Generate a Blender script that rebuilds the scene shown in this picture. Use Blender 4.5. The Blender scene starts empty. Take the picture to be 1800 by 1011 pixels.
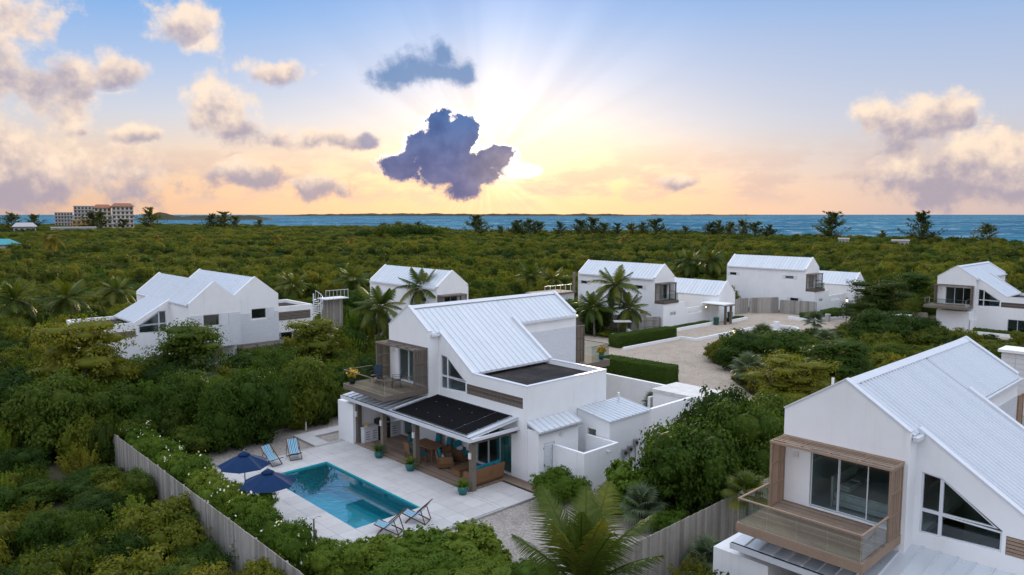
import bpy, bmesh, math, random
import numpy as np
from mathutils import Vector, Matrix, Euler
from mathutils.geometry import tessellate_polygon
sc = bpy.context.scene
COL = sc.collection
R = math.radians
PI = math.pi
# ------------------------------------------------------------------ camera
CAM_H = 13.5
FPX = 1300.0
PITCH = math.atan(128.5/FPX)
HEAD = R(46.98)            # heading of the view, from +X towards +Y; all houses stand square to X and Y
cam = bpy.data.cameras.new('camera'); camo = bpy.data.objects.new('camera', cam); COL.objects.link(camo)
cam.sensor_width = 36; cam.lens = 36*FPX/1800; cam.clip_start = .3; cam.clip_end = 60000
camo.location = (0, 0, CAM_H); camo.rotation_euler = (PI/2-PITCH, 0, HEAD-PI/2)
sc.camera = camo
sc.view_settings.view_transform = 'Standard'; sc.view_settings.look = 'None'
sc.view_settings.exposure = 0.40; sc.view_settings.gamma = 1.0
sc.cycles.use_denoising = True
sc.cycles.max_bounces = 7; sc.cycles.diffuse_bounces = 3; sc.cycles.glossy_bounces = 3
sc.cycles.transmission_bounces = 4; sc.cycles.transparent_max_bounces = 10
sc.cycles.caustics_reflective = False; sc.cycles.caustics_refractive = False
sc.cycles.sample_clamp_indirect = 6

_f = Vector((math.cos(HEAD)*math.cos(PITCH), math.sin(HEAD)*math.cos(PITCH), -math.sin(PITCH)))
_r = Vector((math.sin(HEAD), -math.cos(HEAD), 0)); _u = _r.cross(_f)
def pz(x, y, z=0.0):
    """site survey: the point at height z that the photograph shows at (x, y)"""
    d = _f*FPX+_r*(x-900)-_u*(y-505.5); t = (z-CAM_H)/d.z
    return Vector((d.x*t, d.y*t, z))
def polar(px, dist, z=0.0):
    a = HEAD-math.atan((px-900)/1306.0)
    return Vector((math.cos(a)*dist, math.sin(a)*dist, z))

# ------------------------------------------------------------------ node helper
class NT:
    def __init__(s, nt): s.nt = nt; nt.nodes.clear()
    def n(s, t, **kw):
        nd = s.nt.nodes.new(t)
        for k, v in kw.items(): setattr(nd, k, v)
        return nd
    def put(s, sock, v):
        if v is None: return
        if isinstance(v, bpy.types.NodeSocket): s.nt.links.new(v, sock)
        elif isinstance(v, (int, float)) and sock.type in ('RGBA', 'VECTOR'):
            sock.default_value = (v, v, v, 1) if sock.type == 'RGBA' else (v, v, v)
        elif isinstance(v, tuple) and sock.type == 'RGBA' and len(v) == 3: sock.default_value = (*v, 1)
        else: sock.default_value = v
    def m(s, op, a, b=None, c=None, clamp=False):
        nd = s.n('ShaderNodeMath', operation=op, use_clamp=clamp)
        s.put(nd.inputs[0], a); s.put(nd.inputs[1], b); s.put(nd.inputs[2], c)
        return nd.outputs[0]
    def vm(s, op, a, b=None, out=0, scale=None):
        nd = s.n('ShaderNodeVectorMath', operation=op); s.put(nd.inputs[0], a); s.put(nd.inputs[1], b)
        if scale is not None: s.put(nd.inputs['Scale'], scale)
        return nd.outputs[out]
    def mix(s, f, a, b, mode='MIX'):
        nd = s.n('ShaderNodeMix', data_type='RGBA', blend_type=mode); s.put(nd.inputs[0], f); s.put(nd.inputs[6], a); s.put(nd.inputs[7], b)
        return nd.outputs[2]
    def step(s, v, a, b, lo=0.0, hi=1.0):
        nd = s.n('ShaderNodeMapRange', interpolation_type='SMOOTHSTEP'); s.put(nd.inputs[0], v)
        for i, q in enumerate((a, b, lo, hi)): s.put(nd.inputs[i+1], q)
        return nd.outputs[0]
    def lin(s, v, a, b, lo=0.0, hi=1.0):
        nd = s.n('ShaderNodeMapRange'); s.put(nd.inputs[0], v)
        for i, q in enumerate((a, b, lo, hi)): s.put(nd.inputs[i+1], q)
        return nd.outputs[0]
    def noise(s, vec, scale, detail=4, rough=.55, dist=0.0, dim='3D', out=0):
        nd = s.n('ShaderNodeTexNoise', noise_dimensions=dim)
        if dim == '1D': s.put(nd.inputs['W'], vec)
        else: s.put(nd.inputs['Vector'], vec)
        s.put(nd.inputs['Scale'], scale); s.put(nd.inputs['Detail'], detail); s.put(nd.inputs['Roughness'], rough); s.put(nd.inputs['Distortion'], dist)
        return nd.outputs[out]
    def ramp(s, f, stops, interp='LINEAR'):
        nd = s.n('ShaderNodeValToRGB'); nd.color_ramp.interpolation = interp
        e = nd.color_ramp.elements
        while len(e) < len(stops): e.new(.5)
        for q, (p, c) in zip(e, stops): q.position = p; q.color = (*c, 1) if len(c) == 3 else c
        s.put(nd.inputs[0], f); return nd.outputs[0]
    def bump(s, h, strength=.3, dist=.02, normal=None):
        nd = s.n('ShaderNodeBump'); s.put(nd.inputs['Strength'], strength); s.put(nd.inputs['Distance'], dist); s.put(nd.inputs['Height'], h)
        if normal is not None: s.put(nd.inputs['Normal'], normal)
        return nd.outputs[0]
def deg(px, py):
    a = math.atan((px-900)/1306.0)
    return math.degrees(a), math.degrees(math.atan((377-py)/1306.0*math.cos(a)))
# ------------------------------------------------------------------ sky
SUN_AZ, SUN_EL = deg(888, 296)
SUN_EL_LAMP = 7.0
def build_world():
    w = bpy.data.worlds.new('World'); sc.world = w; w.use_nodes = True
    t = NT(w.node_tree)
    D = t.vm('NORMALIZE', t.n('ShaderNodeTexCoord').outputs['Generated'])
    fx, fy = math.cos(HEAD), math.sin(HEAD)
    Df = t.vm('DOT_PRODUCT', D, (fx, fy, 0), out=1); Dr = t.vm('DOT_PRODUCT', D, (fy, -fx, 0), out=1)
    sep = t.n('ShaderNodeSeparateXYZ'); t.put(sep.inputs[0], D); Dz = sep.outputs[2]
    az = t.m('MULTIPLY', t.m('ARCTAN2', Dr, Df), 180/PI)
    el = t.m('MULTIPLY', t.m('ARCSINE', Dz), 180/PI)
    # clear sky: deeper blue upward in view, peach low down, warmer towards the sun
    base = t.ramp(t.lin(el, -5, 85), [(0, (.42, .32, .29)), (.0556, (.50, .345, .29)), (.078, (.61, .42, .335)), (.1056, (.60, .49, .44)), (.133, (.47, .50, .60)), (.167, (.32, .43, .65)), (.211, (.16, .34, .66)), (.235, (.105, .29, .65)), (.33, (.24, .42, .78)), (.50, (.86, .99, 1.24)), (1, (1.10, 1.20, 1.42))])  # unseen upper dome brightened as added fill for walls and planting
    east = t.m('MULTIPLY', t.step(az, 2, 22), t.step(el, 22, 9, 0, 1)); base = t.mix(t.m('MULTIPLY', east, .5), base, (.36, .41, .56))
    toward = t.step(t.m('ABSOLUTE', t.m('SUBTRACT', az, SUN_AZ)), 0, 42, 1, 0)
    low = t.step(el, 0, 6.5, 1, 0)
    base = t.mix(t.m('MULTIPLY', t.m('MULTIPLY', toward, low), .55), base, (.76, .48, .28))
    nish = t.n('ShaderNodeTexSky', sky_type='NISHITA', sun_disc=False, sun_elevation=R(SUN_EL_LAMP), sun_rotation=R(90)-HEAD+R(SUN_AZ))
    base = t.mix(.12, base, t.mix(1.0, nish.outputs[0], (.10, .10, .10), 'MULTIPLY'))
    dxs = t.m('SUBTRACT', az, SUN_AZ); dys = t.m('SUBTRACT', el, SUN_EL)
    rs = t.m('SQRT', t.m('ADD', t.m('MULTIPLY', dxs, dxs), t.m('MULTIPLY', t.m('MULTIPLY', dys, dys), 1.15)))
    glow1 = t.m('POWER', t.m('MAXIMUM', t.m('SUBTRACT', 1.0, t.m('DIVIDE', rs, 12.0)), 0), 2.4)
    glow1 = t.m('MULTIPLY', glow1, t.m('ADD', .30, t.m('MULTIPLY', .70, t.m('MAXIMUM', t.step(dxs, -7, -.5), t.step(el, 4.5, 2.0, 0, 1)))))
    glow2 = t.m('POWER', t.m('MAXIMUM', t.m('SUBTRACT', 1.0, t.m('DIVIDE', rs, 1.8)), 0), 1.3)
    # crepuscular rays fanning up and down from the hidden sun
    phi = t.m('ARCTAN2', dys, t.m('ADD', dxs, 1.6))
    ray = t.step(t.noise(t.m('ADD', phi, 7.35), 3.1, 2.5, .6, dim='1D'), .36, .66)
    up = t.step(dys, -.5, 2.5)
    fall = t.step(rs, 1.5, 21, 1, 0)
    main = t.m('POWER', t.m('MAXIMUM', t.m('SUBTRACT', 1.0, t.m('DIVIDE', t.m('ABSOLUTE', t.m('SUBTRACT', phi, 1.30)), .42)), 0), .8)
    rays = t.m('MULTIPLY', t.m('MULTIPLY', t.m('ADD', t.m('MULTIPLY', ray, .17), t.m('MULTIPLY', main, .25)), up), fall)
    dn = t.m('MULTIPLY', t.step(t.noise(t.m('MULTIPLY', phi, 1.0), 6.5, 2, .6, dim='1D'), .4, .65), t.m('MULTIPLY', t.step(dys, -.3, -2, 0, 1), t.step(rs, 1.5, 9, 1, 0)))
    add = lambda c, f, col: t.mix(1.0, c, t.mix(f, (0, 0, 0), col), 'ADD')
    base = t.mix(t.m('MULTIPLY', glow1, .45), base, (.86, .73, .60)); base = add(base, rays, (.50, .46, .44)); base = add(base, t.m('MULTIPLY', dn, .42), (.50, .36, .20)); base = add(base, glow2, (1.3, 1.1, .85))
    # clouds: groups of soft blobs in the sky, broken up by fractal noise
    base = t.mix(t.m('MULTIPLY', t.m('MULTIPLY', toward, t.step(el, .3, 3.8, 1, 0)), .62), base, (.76, .48, .30))
    n1 = t.noise(D, 15, 6, .6); n2 = t.noise(D, 42, 3, .6); nw = t.noise(D, 11, 2, .5, out=1)
    fb = t.m('ADD', t.m('MULTIPLY', t.m('SUBTRACT', n1, .5), 3.0), t.m('MULTIPLY', t.m('SUBTRACT', n2, .5), .8))
    ws = t.n('ShaderNodeSeparateXYZ'); t.put(ws.inputs[0], nw)
    azw = t.m('ADD', az, t.m('MULTIPLY', t.m('SUBTRACT', ws.outputs[0], .5), 5.0)); elw = t.m('ADD', el, t.m('MULTIPLY', t.m('SUBTRACT', ws.outputs[1], .5), 3.2))
    def field(blobs, wk=1.0):
        A = t.m('ADD', t.m('MULTIPLY', t.m('SUBTRACT', azw, az), wk), az); E = t.m('ADD', t.m('MULTIPLY', t.m('SUBTRACT', elw, el), wk), el)
        tot = None; wsum = None; hsum = None
        for px, py, rx, ry in blobs:
            a0, e0 = deg(px, py); ra = rx/1306*57.3; re = ry/1306*57.3
            u = t.m('DIVIDE', t.m('SUBTRACT', A, a0), ra); v = t.m('DIVIDE', t.m('SUBTRACT', E, e0), re)
            b = t.m('SUBTRACT', 1.0, t.m('SQRT', t.m('ADD', t.m('MULTIPLY', u, u), t.m('MULTIPLY', v, v))))
            tot = b if tot is None else t.m('SMOOTH_MAX', tot, b, .45)
            k = t.m('ADD', t.m('MAXIMUM', b, 0), .001); hv = t.m('MULTIPLY', k, v)
            wsum = k if wsum is None else t.m('ADD', wsum, k); hsum = hv if hsum is None else t.m('ADD', hsum, hv)
        return tot, t.m('DIVIDE', hsum, wsum)
    # far low bank of pale cloud along the horizon
    band = t.m('MULTIPLY', t.step(el, .1, 1.6), t.step(el, 6.5, 2.0, 0, 1))
    band = t.m('MULTIPLY', band, t.step(t.noise(t.vm('MULTIPLY', D, (1, 1, 2.8)), 11, 5, .62), .42, .62))
    base = t.mix(t.m('MULTIPLY', band, .7), base, t.mix(toward, (.42, .34, .36), (.72, .50, .38)))
    warm = [(10, 50, 150, 100), (30, 140, 120, 80), (140, 130, 50, 38), (30, 270, 190, 95), (170, 300, 130, 60), (60, 320, 220, 50), (335, 58, 55, 38), (225, 130, 60, 34), (225, 228, 62, 17), (400, 205, 95, 58), (430, 232, 80, 30), (490, 130, 70, 26), (425, 308, 62, 25), (570, 248, 70, 22), (148, 226, 22, 18), (640, 252, 40, 18), (1585, 215, 80, 62), (1640, 200, 50, 40), (1720, 268, 120, 42), (1700, 310, 190, 52), (1690, 205, 26, 22), (1180, 316, 40, 16), (560, 328, 60, 30)]
    wb, wh = field(warm, .7)
    wd = t.step(t.m('ADD', t.m('MULTIPLY', wb, 1.3), t.m('MULTIPLY', fb, 1.15)), .05, .85)
    lit = t.step(t.m('SUBTRACT', t.m('ADD', t.m('MULTIPLY', wh, .75), t.m('MULTIPLY', t.m('SUBTRACT', n2, .5), 1.4)), t.m('MULTIPLY', wd, .30)), -.75, .25)
    wc = t.mix(lit, (.32, .28, .34), (.84, .66, .50))
    sky = t.mix(t.m('MULTIPLY', wd, .88), base, wc)
    # bright broken cloud above the frame, added unseen as fill for the walls
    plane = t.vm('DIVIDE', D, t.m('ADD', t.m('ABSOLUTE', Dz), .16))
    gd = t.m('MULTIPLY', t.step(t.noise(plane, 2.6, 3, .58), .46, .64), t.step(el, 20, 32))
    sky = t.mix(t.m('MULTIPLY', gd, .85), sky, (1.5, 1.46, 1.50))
    back = t.step(t.m('ABSOLUTE', az), 42, 80)  # side and rear clouds, out of view, brightened as added fill light
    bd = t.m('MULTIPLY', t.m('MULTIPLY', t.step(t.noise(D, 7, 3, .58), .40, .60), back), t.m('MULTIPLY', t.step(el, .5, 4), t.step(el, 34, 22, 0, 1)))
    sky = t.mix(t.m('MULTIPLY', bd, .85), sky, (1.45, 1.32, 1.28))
    # dark back-lit clouds in front of the sun
    dark = [(762, 274, 62, 52), (773, 226, 30, 40), (822, 243, 32, 42), (708, 293, 60, 27), (790, 300, 84, 32), (838, 306, 70, 26), (866, 272, 46, 20), (814, 334, 40, 22), (742, 258, 34, 26), (800, 262, 44, 30), (850, 284, 62, 26), (876, 268, 34, 18)]
    db, dh = field(dark, .25)
    dd0 = t.m('ADD', t.m('MULTIPLY', db, 1.6), t.m('ADD', t.m('MULTIPLY', fb, .62), t.m('MULTIPLY', t.m('SUBTRACT', t.noise(D, 70, 5, .68), .5), 1.5)))
    dd = t.step(dd0, .06, .70)
    rim = t.m('MULTIPLY', t.m('MULTIPLY', t.step(dd0, .12, .34), t.step(dd0, .36, .62, 1, 0)), t.m('MULTIPLY', t.step(rs, 5, 13, 1, 0), t.step(el, 2.0, 5.0)))
    dcol = t.mix(t.step(el, 1.5, 8.5), (.16, .155, .27), (.07, .135, .31))
    dcol = t.mix(t.m('MULTIPLY', t.step(rs, 0, 4.5, 1, 0), .4), dcol, (.50, .38, .32)); dcol = t.mix(t.step(t.m('ADD', t.m('MULTIPLY', n1, .7), t.m('MULTIPLY', n2, .5)), .45, .78), t.mix(1.0, dcol, (.72, .74, .80), 'MULTIPLY'), t.mix(1.0, dcol, (1.15, 1.12, 1.08), 'MULTIPLY'))
    sky = t.mix(dd, sky, dcol); sky = add(sky, rim, (1.25, 1.08, .86))
    smoke = [(735, 130, 62, 40), (700, 142, 50, 22), (775, 105, 26, 26), (820, 132, 34, 26), (770, 130, 40, 26), (650, 250, 22, 16)]
    sb, sh = field(smoke, .4)
    sd = t.step(t.m('ADD', t.m('MULTIPLY', sb, 1.15), t.m('MULTIPLY', fb, 1.25)), .02, 1.0)
    sky = t.mix(t.m('MULTIPLY', sd, .8), sky, t.mix(t.step(el, 4, 8), (.30, .26, .36), (.07, .17, .36)))
    # sun burning through the gap at the cloud's edge
    gx = t.m('DIVIDE', t.m('SUBTRACT', az, deg(918, 301)[0]), 1.7); gy = t.m('DIVIDE', t.m('SUBTRACT', el, deg(918, 301)[1]), .62)
    gap = t.m('POWER', t.m('MAXIMUM', t.m('SUBTRACT', 1.0, t.m('SQRT', t.m('ADD', t.m('MULTIPLY', gx, gx), t.m('MULTIPLY', gy, gy)))), 0), .8)
    sky = add(sky, gap, (2.6, 2.3, 1.7))
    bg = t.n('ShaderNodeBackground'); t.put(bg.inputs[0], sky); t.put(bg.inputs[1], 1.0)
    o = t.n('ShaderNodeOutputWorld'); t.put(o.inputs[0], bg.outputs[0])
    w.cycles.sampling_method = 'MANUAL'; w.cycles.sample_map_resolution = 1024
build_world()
sun = bpy.data.lights.new('sun', 'SUN'); suno = bpy.data.objects.new('sun', sun); COL.objects.link(suno)
sun.energy = 3.0; sun.angle = R(13); sun.color = (1.0, .78, .52)
_a = HEAD-R(SUN_AZ); suno.rotation_euler = Vector((math.cos(_a), math.sin(_a), math.tan(R(SUN_EL_LAMP)))).to_track_quat('Z', 'Y').to_euler()
# ------------------------------------------------------------------ mesh helpers
def tag(o, label=None, cat=None, group=None, kind=None):
    if label: o['label'] = label
    if cat: o['category'] = cat
    if group: o['group'] = group
    if kind: o['kind'] = kind
    return o
def link(name, me, parent=None, loc=(0, 0, 0), rot=(0, 0, 0), scale=(1, 1, 1)):
    o = bpy.data.objects.new(name, me); COL.objects.link(o)
    o.location = loc; o.rotation_euler = rot; o.scale = scale
    if parent is not None: o.parent = parent
    return o
def empty(name, loc=(0, 0, 0), rz=0, label=None, cat=None, group=None):
    o = bpy.data.objects.new(name, None); COL.objects.link(o); o.location = loc; o.rotation_euler = (0, 0, rz)
    return tag(o, label, cat, group)
def mk(name, V, F, mat, smooth=False):
    me = bpy.data.meshes.new(name); me.from_pydata(V, [], F); me.update()
    if mat is not None: me.materials.append(mat)
    if smooth: me.shade_smooth()
    return me
def mk_np(name, V, Q, mat, smooth=False):
    """fast mesh from arrays of verts and quads"""
    me = bpy.data.meshes.new(name); nv, nq = len(V), len(Q)
    me.vertices.add(nv); me.vertices.foreach_set('co', np.asarray(V, np.float32).ravel())
    me.loops.add(nq*4); me.polygons.add(nq)
    me.loops.foreach_set('vertex_index', np.asarray(Q, np.int32).ravel())
    me.polygons.foreach_set('loop_start', np.arange(0, nq*4, 4, dtype=np.int32))
    me.update(calc_edges=True)
    if mat is not None: me.materials.append(mat)
    if smooth: me.shade_smooth()
    return me
class MB:
    def __init__(s): s.V = []; s.F = []
    def raw(s, V, F):
        k = len(s.V); s.V += [tuple(v) for v in V]; s.F += [tuple(i+k for i in f) for f in F]; return s
    def box(s, x0, y0, z0, x1, y1, z1):
        V = [(x, y, z) for z in (z0, z1) for y in (y0, y1) for x in (x0, x1)]
        return s.raw(V, [(0, 2, 3, 1), (4, 5, 7, 6), (0, 1, 5, 4), (2, 6, 7, 3), (0, 4, 6, 2), (1, 3, 7, 5)])
    def bar(s, a, b, w, h, up=(0, 0, 1)):
        a = Vector(a); b = Vector(b); d = (b-a).normalized(); up = Vector(up)
        if abs(d.dot(up)) > .98: up = Vector((0, 1, 0))
        r = d.cross(up).normalized(); u = r.cross(d)
        V = [p+r*(w/2*i)+u*(h/2*j) for p in (a, b) for i, j in ((-1, -1), (1, -1), (1, 1), (-1, 1))]
        return s.raw(V, [(3, 2, 1, 0), (4, 5, 6, 7), (0, 1, 5, 4), (1, 2, 6, 5), (2, 3, 7, 6), (3, 0, 4, 7)])
    def tube(s, pts, rad, n=8):
        pts = [Vector(p) for p in pts]; k = len(pts); V = []; F = []
        if not isinstance(rad, (list, tuple)): rad = [rad]*k
        for i, p in enumerate(pts):
            d = (pts[min(i+1, k-1)]-pts[max(i-1, 0)]).normalized()
            up = Vector((0, 0, 1)) if abs(d.z) < .95 else Vector((1, 0, 0))
            r = d.cross(up).normalized(); u = r.cross(d)
            for j in range(n):
                a = 2*PI*j/n; V.append(p+r*(math.cos(a)*rad[i])+u*(math.sin(a)*rad[i]))
        for i in range(k-1):
            for j in range(n): F.append((i*n+j, i*n+(j+1) % n, (i+1)*n+(j+1) % n, (i+1)*n+j))
        F.append(tuple(range(n-1, -1, -1))); F.append(tuple(range((k-1)*n, k*n)))
        return s.raw(V, F)
    def lathe(s, prof, n=16, c=(0, 0, 0)):
        V = []; F = []; k = len(prof)
        for r, z in prof:
            for j in range(n):
                a = 2*PI*j/n; V.append((c[0]+r*math.cos(a), c[1]+r*math.sin(a), c[2]+z))
        for i in range(k-1):
            for j in range(n): F.append((i*n+j, i*n+(j+1) % n, (i+1)*n+(j+1) % n, (i+1)*n+j))
        F.append(tuple(range(n-1, -1, -1))); F.append(tuple(range((k-1)*n, k*n)))
        return s.raw(V, F)
    def panel(s, axis, p0, p1, outline, holes=()):
        """a wall slab: 2-D outline with holes, between p0 and p1 on axis ('x': 2-D is (y,z); 'y': (x,z); 'z': (x,y))"""
        def P(q, d): return (d, q[0], q[1]) if axis == 'x' else ((q[0], d, q[1]) if axis == 'y' else (q[0], q[1], d))
        polys = [list(outline)]+[list(h) for h in holes]
        tris = tessellate_polygon([[Vector((q[0], q[1], 0)) for q in pl] for pl in polys])
        flat = [q for pl in polys for q in pl]; n = len(flat)
        V = [P(q, p0) for q in flat]+[P(q, p1) for q in flat]; F = []
        for a, b, c in tris: F.append((a, b, c)); F.append((c+n, b+n, a+n))
        k = 0
        for pl in polys:
            m = len(pl)
            for i in range(m): F.append((k+i, k+(i+1) % m, k+(i+1) % m+n, k+i+n))
            k += m
        s.raw(V, F); return s
    def mesh(s, name, mat, smooth=False, fix=True):
        me = mk(name, s.V, s.F, mat, smooth)
        if fix:
            bm = bmesh.new(); bm.from_mesh(me); bmesh.ops.recalc_face_normals(bm, faces=bm.faces); bm.to_mesh(me); bm.free()
        return me
    def obj(s, name, mat, parent=None, loc=(0, 0, 0), rot=(0, 0, 0), smooth=False):
        return link(name, s.mesh(name, mat, smooth), parent, loc, rot)
_boxes = {}
def pbox(name, mat, parent, x0, y0, z0, x1, y1, z1, rot=(0, 0, 0), bev=0.0):
    """one box-shaped piece; alike pieces share their mesh"""
    dx, dy, dz = abs(x1-x0), abs(y1-y0), abs(z1-z0)
    key = (round(dx, 3), round(dy, 3), round(dz, 3), mat.name, bev)
    if key not in _boxes:
        b = MB().box(-dx/2, -dy/2, -dz/2, dx/2, dy/2, dz/2); me = b.mesh(name, mat, fix=False)
        if bev:
            bm = bmesh.new(); bm.from_mesh(me); bmesh.ops.bevel(bm, geom=bm.edges[:], offset=bev, segments=2, affect='EDGES'); bm.to_mesh(me); bm.free()
        _boxes[key] = me
    return link(name, _boxes[key], parent, ((x0+x1)/2, (y0+y1)/2, (z0+z1)/2), rot)
def sheet(name, pts, z, mat, kind='structure', label=None, cat=None, hole=()):
    V = [[Vector((p[0], p[1], 0)) for p in pts]]+([[Vector((p[0], p[1], 0)) for p in hole]] if hole else [])
    o = link(name, mk(name, [(p[0], p[1], z) for p in list(pts)+list(hole)], [tuple(f) for f in tessellate_polygon(V)], mat))
    bm = bmesh.new(); bm.from_mesh(o.data); bmesh.ops.recalc_face_normals(bm, faces=bm.faces)
    if bm.faces and sum(f.normal.z for f in bm.faces) < 0: bmesh.ops.reverse_faces(bm, faces=bm.faces)
    bm.to_mesh(o.data); bm.free()
    return tag(o, label, cat, None, kind)

# ------------------------------------------------------------------ materials
M = {}
def mat(name, fn):
    m = bpy.data.materials.new(name); m.use_nodes = True; t = NT(m.node_tree); sh = fn(t)
    o = t.n('ShaderNodeOutputMaterial'); t.put(o.inputs[0], sh); M[name] = m; return m
def prin(t, col, rough=.6, spec=.5, metal=0, bump=None, **kw):
    p = t.n('ShaderNodeBsdfPrincipled'); t.put(p.inputs['Base Color'], col); t.put(p.inputs['Roughness'], rough); t.put(p.inputs['Metallic'], metal)
    t.put(p.inputs['Specular IOR Level'], spec)
    if bump is not None: t.put(p.inputs['Normal'], bump)
    for k, v in kw.items(): t.put(p.inputs[k], v)
    return p.outputs[0]
def pos(t): return t.n('ShaderNodeNewGeometry').outputs['Position']
def obj_co(t):
    """object coordinates shifted per object so shared meshes do not repeat"""
    oi = t.n('ShaderNodeObjectInfo'); co = t.n('ShaderNodeTexCoord').outputs['Object']
    return t.vm('ADD', co, t.vm('SCALE', (13.7, 5.1, 9.3), scale=t.m('MULTIPLY', oi.outputs['Random'], 7))), oi.outputs['Random']
def plain(name, col, rough=.6, spec=.4, var=.12, scale=6, bumps=.1, metal=0):
    def f(t):
        co, rnd = obj_co(t); n = t.noise(co, scale, 5, .6)
        c = t.mix(t.lin(n, .3, .7), tuple(v*(1-var) for v in col), tuple(min(1, v*(1+var)) for v in col))
        return prin(t, c, rough, spec, metal, t.bump(t.noise(co, scale*6, 3), bumps, .01))
    return mat(name, f)
def stucco(name, col=(.79, .805, .815)):
    def f(t):
        P = pos(t); n = t.noise(P, .55, 6, .62); g = t.noise(P, 40, 3, .6)
        st = t.noise(t.vm('MULTIPLY', P, (3.2, 3.2, .22)), 1.0, 5, .6)
        c = t.mix(t.step(n, .38, .72), col, tuple(v*.94 for v in col)); c = t.mix(t.m('MULTIPLY', t.step(st, .52, .80), .22), c, (.46, .45, .42))
        return prin(t, c, .85, .25, 0, t.bump(g, .18, .012))
    return mat(name, f)
stucco('stucco'); stucco('stucco_grey', (.66, .66, .66))
plain('white_metal', (.62, .65, .69), .38, .5, .05, 2.5, .03)
def roofm(t):
    co, rnd = obj_co(t); P = pos(t)
    c = t.mix(t.lin(rnd, 0, 1), (.54, .585, .63), (.575, .62, .66)); n = t.noise(t.vm('MULTIPLY', P, (1.0, 1.0, .35)), 1.4, 5, .6)
    c = t.mix(t.m('MULTIPLY', t.step(n, .5, .8), .22), c, (.40, .42, .44))
    return prin(t, c, t.lin(n, .3, .7, .26, .42), .55, .15, t.bump(t.noise(P, 5, 2), .05, .02))
mat('roof_metal', roofm)
def woodm(dark, light, name, gs=1.0):
    def f(t):
        co, rnd = obj_co(t)
        g = t.noise(t.vm('MULTIPLY', co, (9*gs, 9*gs, 9*gs)), 1.0, 4, .6, 1.5); b = t.noise(co, 2.2, 3, .5)
        c = t.mix(t.lin(t.m('ADD', t.m('MULTIPLY', g, .5), t.m('MULTIPLY', rnd, .5)), .2, .8), dark, light)
        c = t.mix(t.m('MULTIPLY', t.step(b, .5, .8), .35), c, tuple(v*.6 for v in dark))
        return prin(t, c, .8, .2, 0, t.bump(g, .25, .01))
    return mat(name, f)
woodm((.095, .078, .064), (.21, .178, .148), 'wood_grey'); woodm((.21, .145, .105), (.36, .265, .195), 'wood_fresh')
woodm((.20, .19, .17), (.38, .36, .33), 'fence_wood'); woodm((.17, .12, .09), (.30, .23, .175), 'deck_wood'); woodm((.12, .065, .032), (.24, .13, .065), 'wicker', 3)
woodm((.09, .05, .03), (.16, .09, .055), 'chair_wood'); woodm((.10, .09, .075), (.20, .175, .15), 'bark', 2)
def darkroof(t):
    P = pos(t); n = t.noise(P, .7, 6, .62); n2 = t.noise(P, 30, 3)
    c = t.mix(t.step(n, .35, .7), (.020, .018, .017), (.055, .047, .043)); return prin(t, c, .9, .2, 0, t.bump(n2, .4, .02))
mat('dark_roof', darkroof)
plain('solar_mat', (.006, .006, .007), .8, .08, .2, 8, .05); plain('dark_gap', (.02, .02, .02), .9, .1)
def glassm(t):
    lw = t.n('ShaderNodeLayerWeight'); fr = t.n('ShaderNodeMath', operation='POWER'); t.put(fr.inputs[0], lw.outputs['Facing']); fr.inputs[1].default_value = 4.0; tr = t.n('ShaderNodeBsdfTransparent'); t.put(tr.inputs[0], (.80, .87, .87))
    gl = t.n('ShaderNodeBsdfGlossy'); t.put(gl.inputs[1], .02); t.put(gl.inputs[0], (.9, .95, .95)); mx = t.n('ShaderNodeMixShader')
    t.put(mx.inputs[0], t.m('ADD', t.m('MULTIPLY', fr.outputs[0], .9), .04)); t.put(mx.inputs[1], tr.outputs[0]); t.put(mx.inputs[2], gl.outputs[0]); return mx.outputs[0]
mat('glass', glassm)
def railglass(t):
    lw = t.n('ShaderNodeLayerWeight'); fr = t.n('ShaderNodeMath', operation='POWER'); t.put(fr.inputs[0], lw.outputs['Facing']); fr.inputs[1].default_value = 4.0; tr = t.n('ShaderNodeBsdfTransparent'); t.put(tr.inputs[0], (.84, .885, .88))
    gl = t.n('ShaderNodeBsdfGlossy'); t.put(gl.inputs[1], .02); mx = t.n('ShaderNodeMixShader')
    t.put(mx.inputs[0], t.m('ADD', t.m('MULTIPLY', fr.outputs[0], .8), .03)); t.put(mx.inputs[1], tr.outputs[0]); t.put(mx.inputs[2], gl.outputs[0]); return mx.outputs[0]
mat('rail_glass', railglass)
def waterm(t):
    P = pos(t); h = t.noise(t.vm('MULTIPLY', P, (1, .7, 1)), 3.2, 3, .55, .6); nm = t.bump(h, .7, .07)
    fr = t.n('ShaderNodeFresnel'); t.put(fr.inputs[0], 1.33); t.put(fr.inputs[1], nm); tr = t.n('ShaderNodeBsdfTransparent'); t.put(tr.inputs[0], (.45, .86, .92))
    gl = t.n('ShaderNodeBsdfGlossy'); t.put(gl.inputs[1], .03); t.put(gl.inputs[2], nm); mx = t.n('ShaderNodeMixShader')
    t.put(mx.inputs[0], t.m('MULTIPLY', fr.outputs[0], 2.3, clamp=True)); t.put(mx.inputs[1], tr.outputs[0]); t.put(mx.inputs[2], gl.outputs[0]); return mx.outputs[0]
mat('pool_water', waterm)
plain('pool_plaster', (.03, .46, .53), .7, .3, .12, 1.2, .02)
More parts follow.
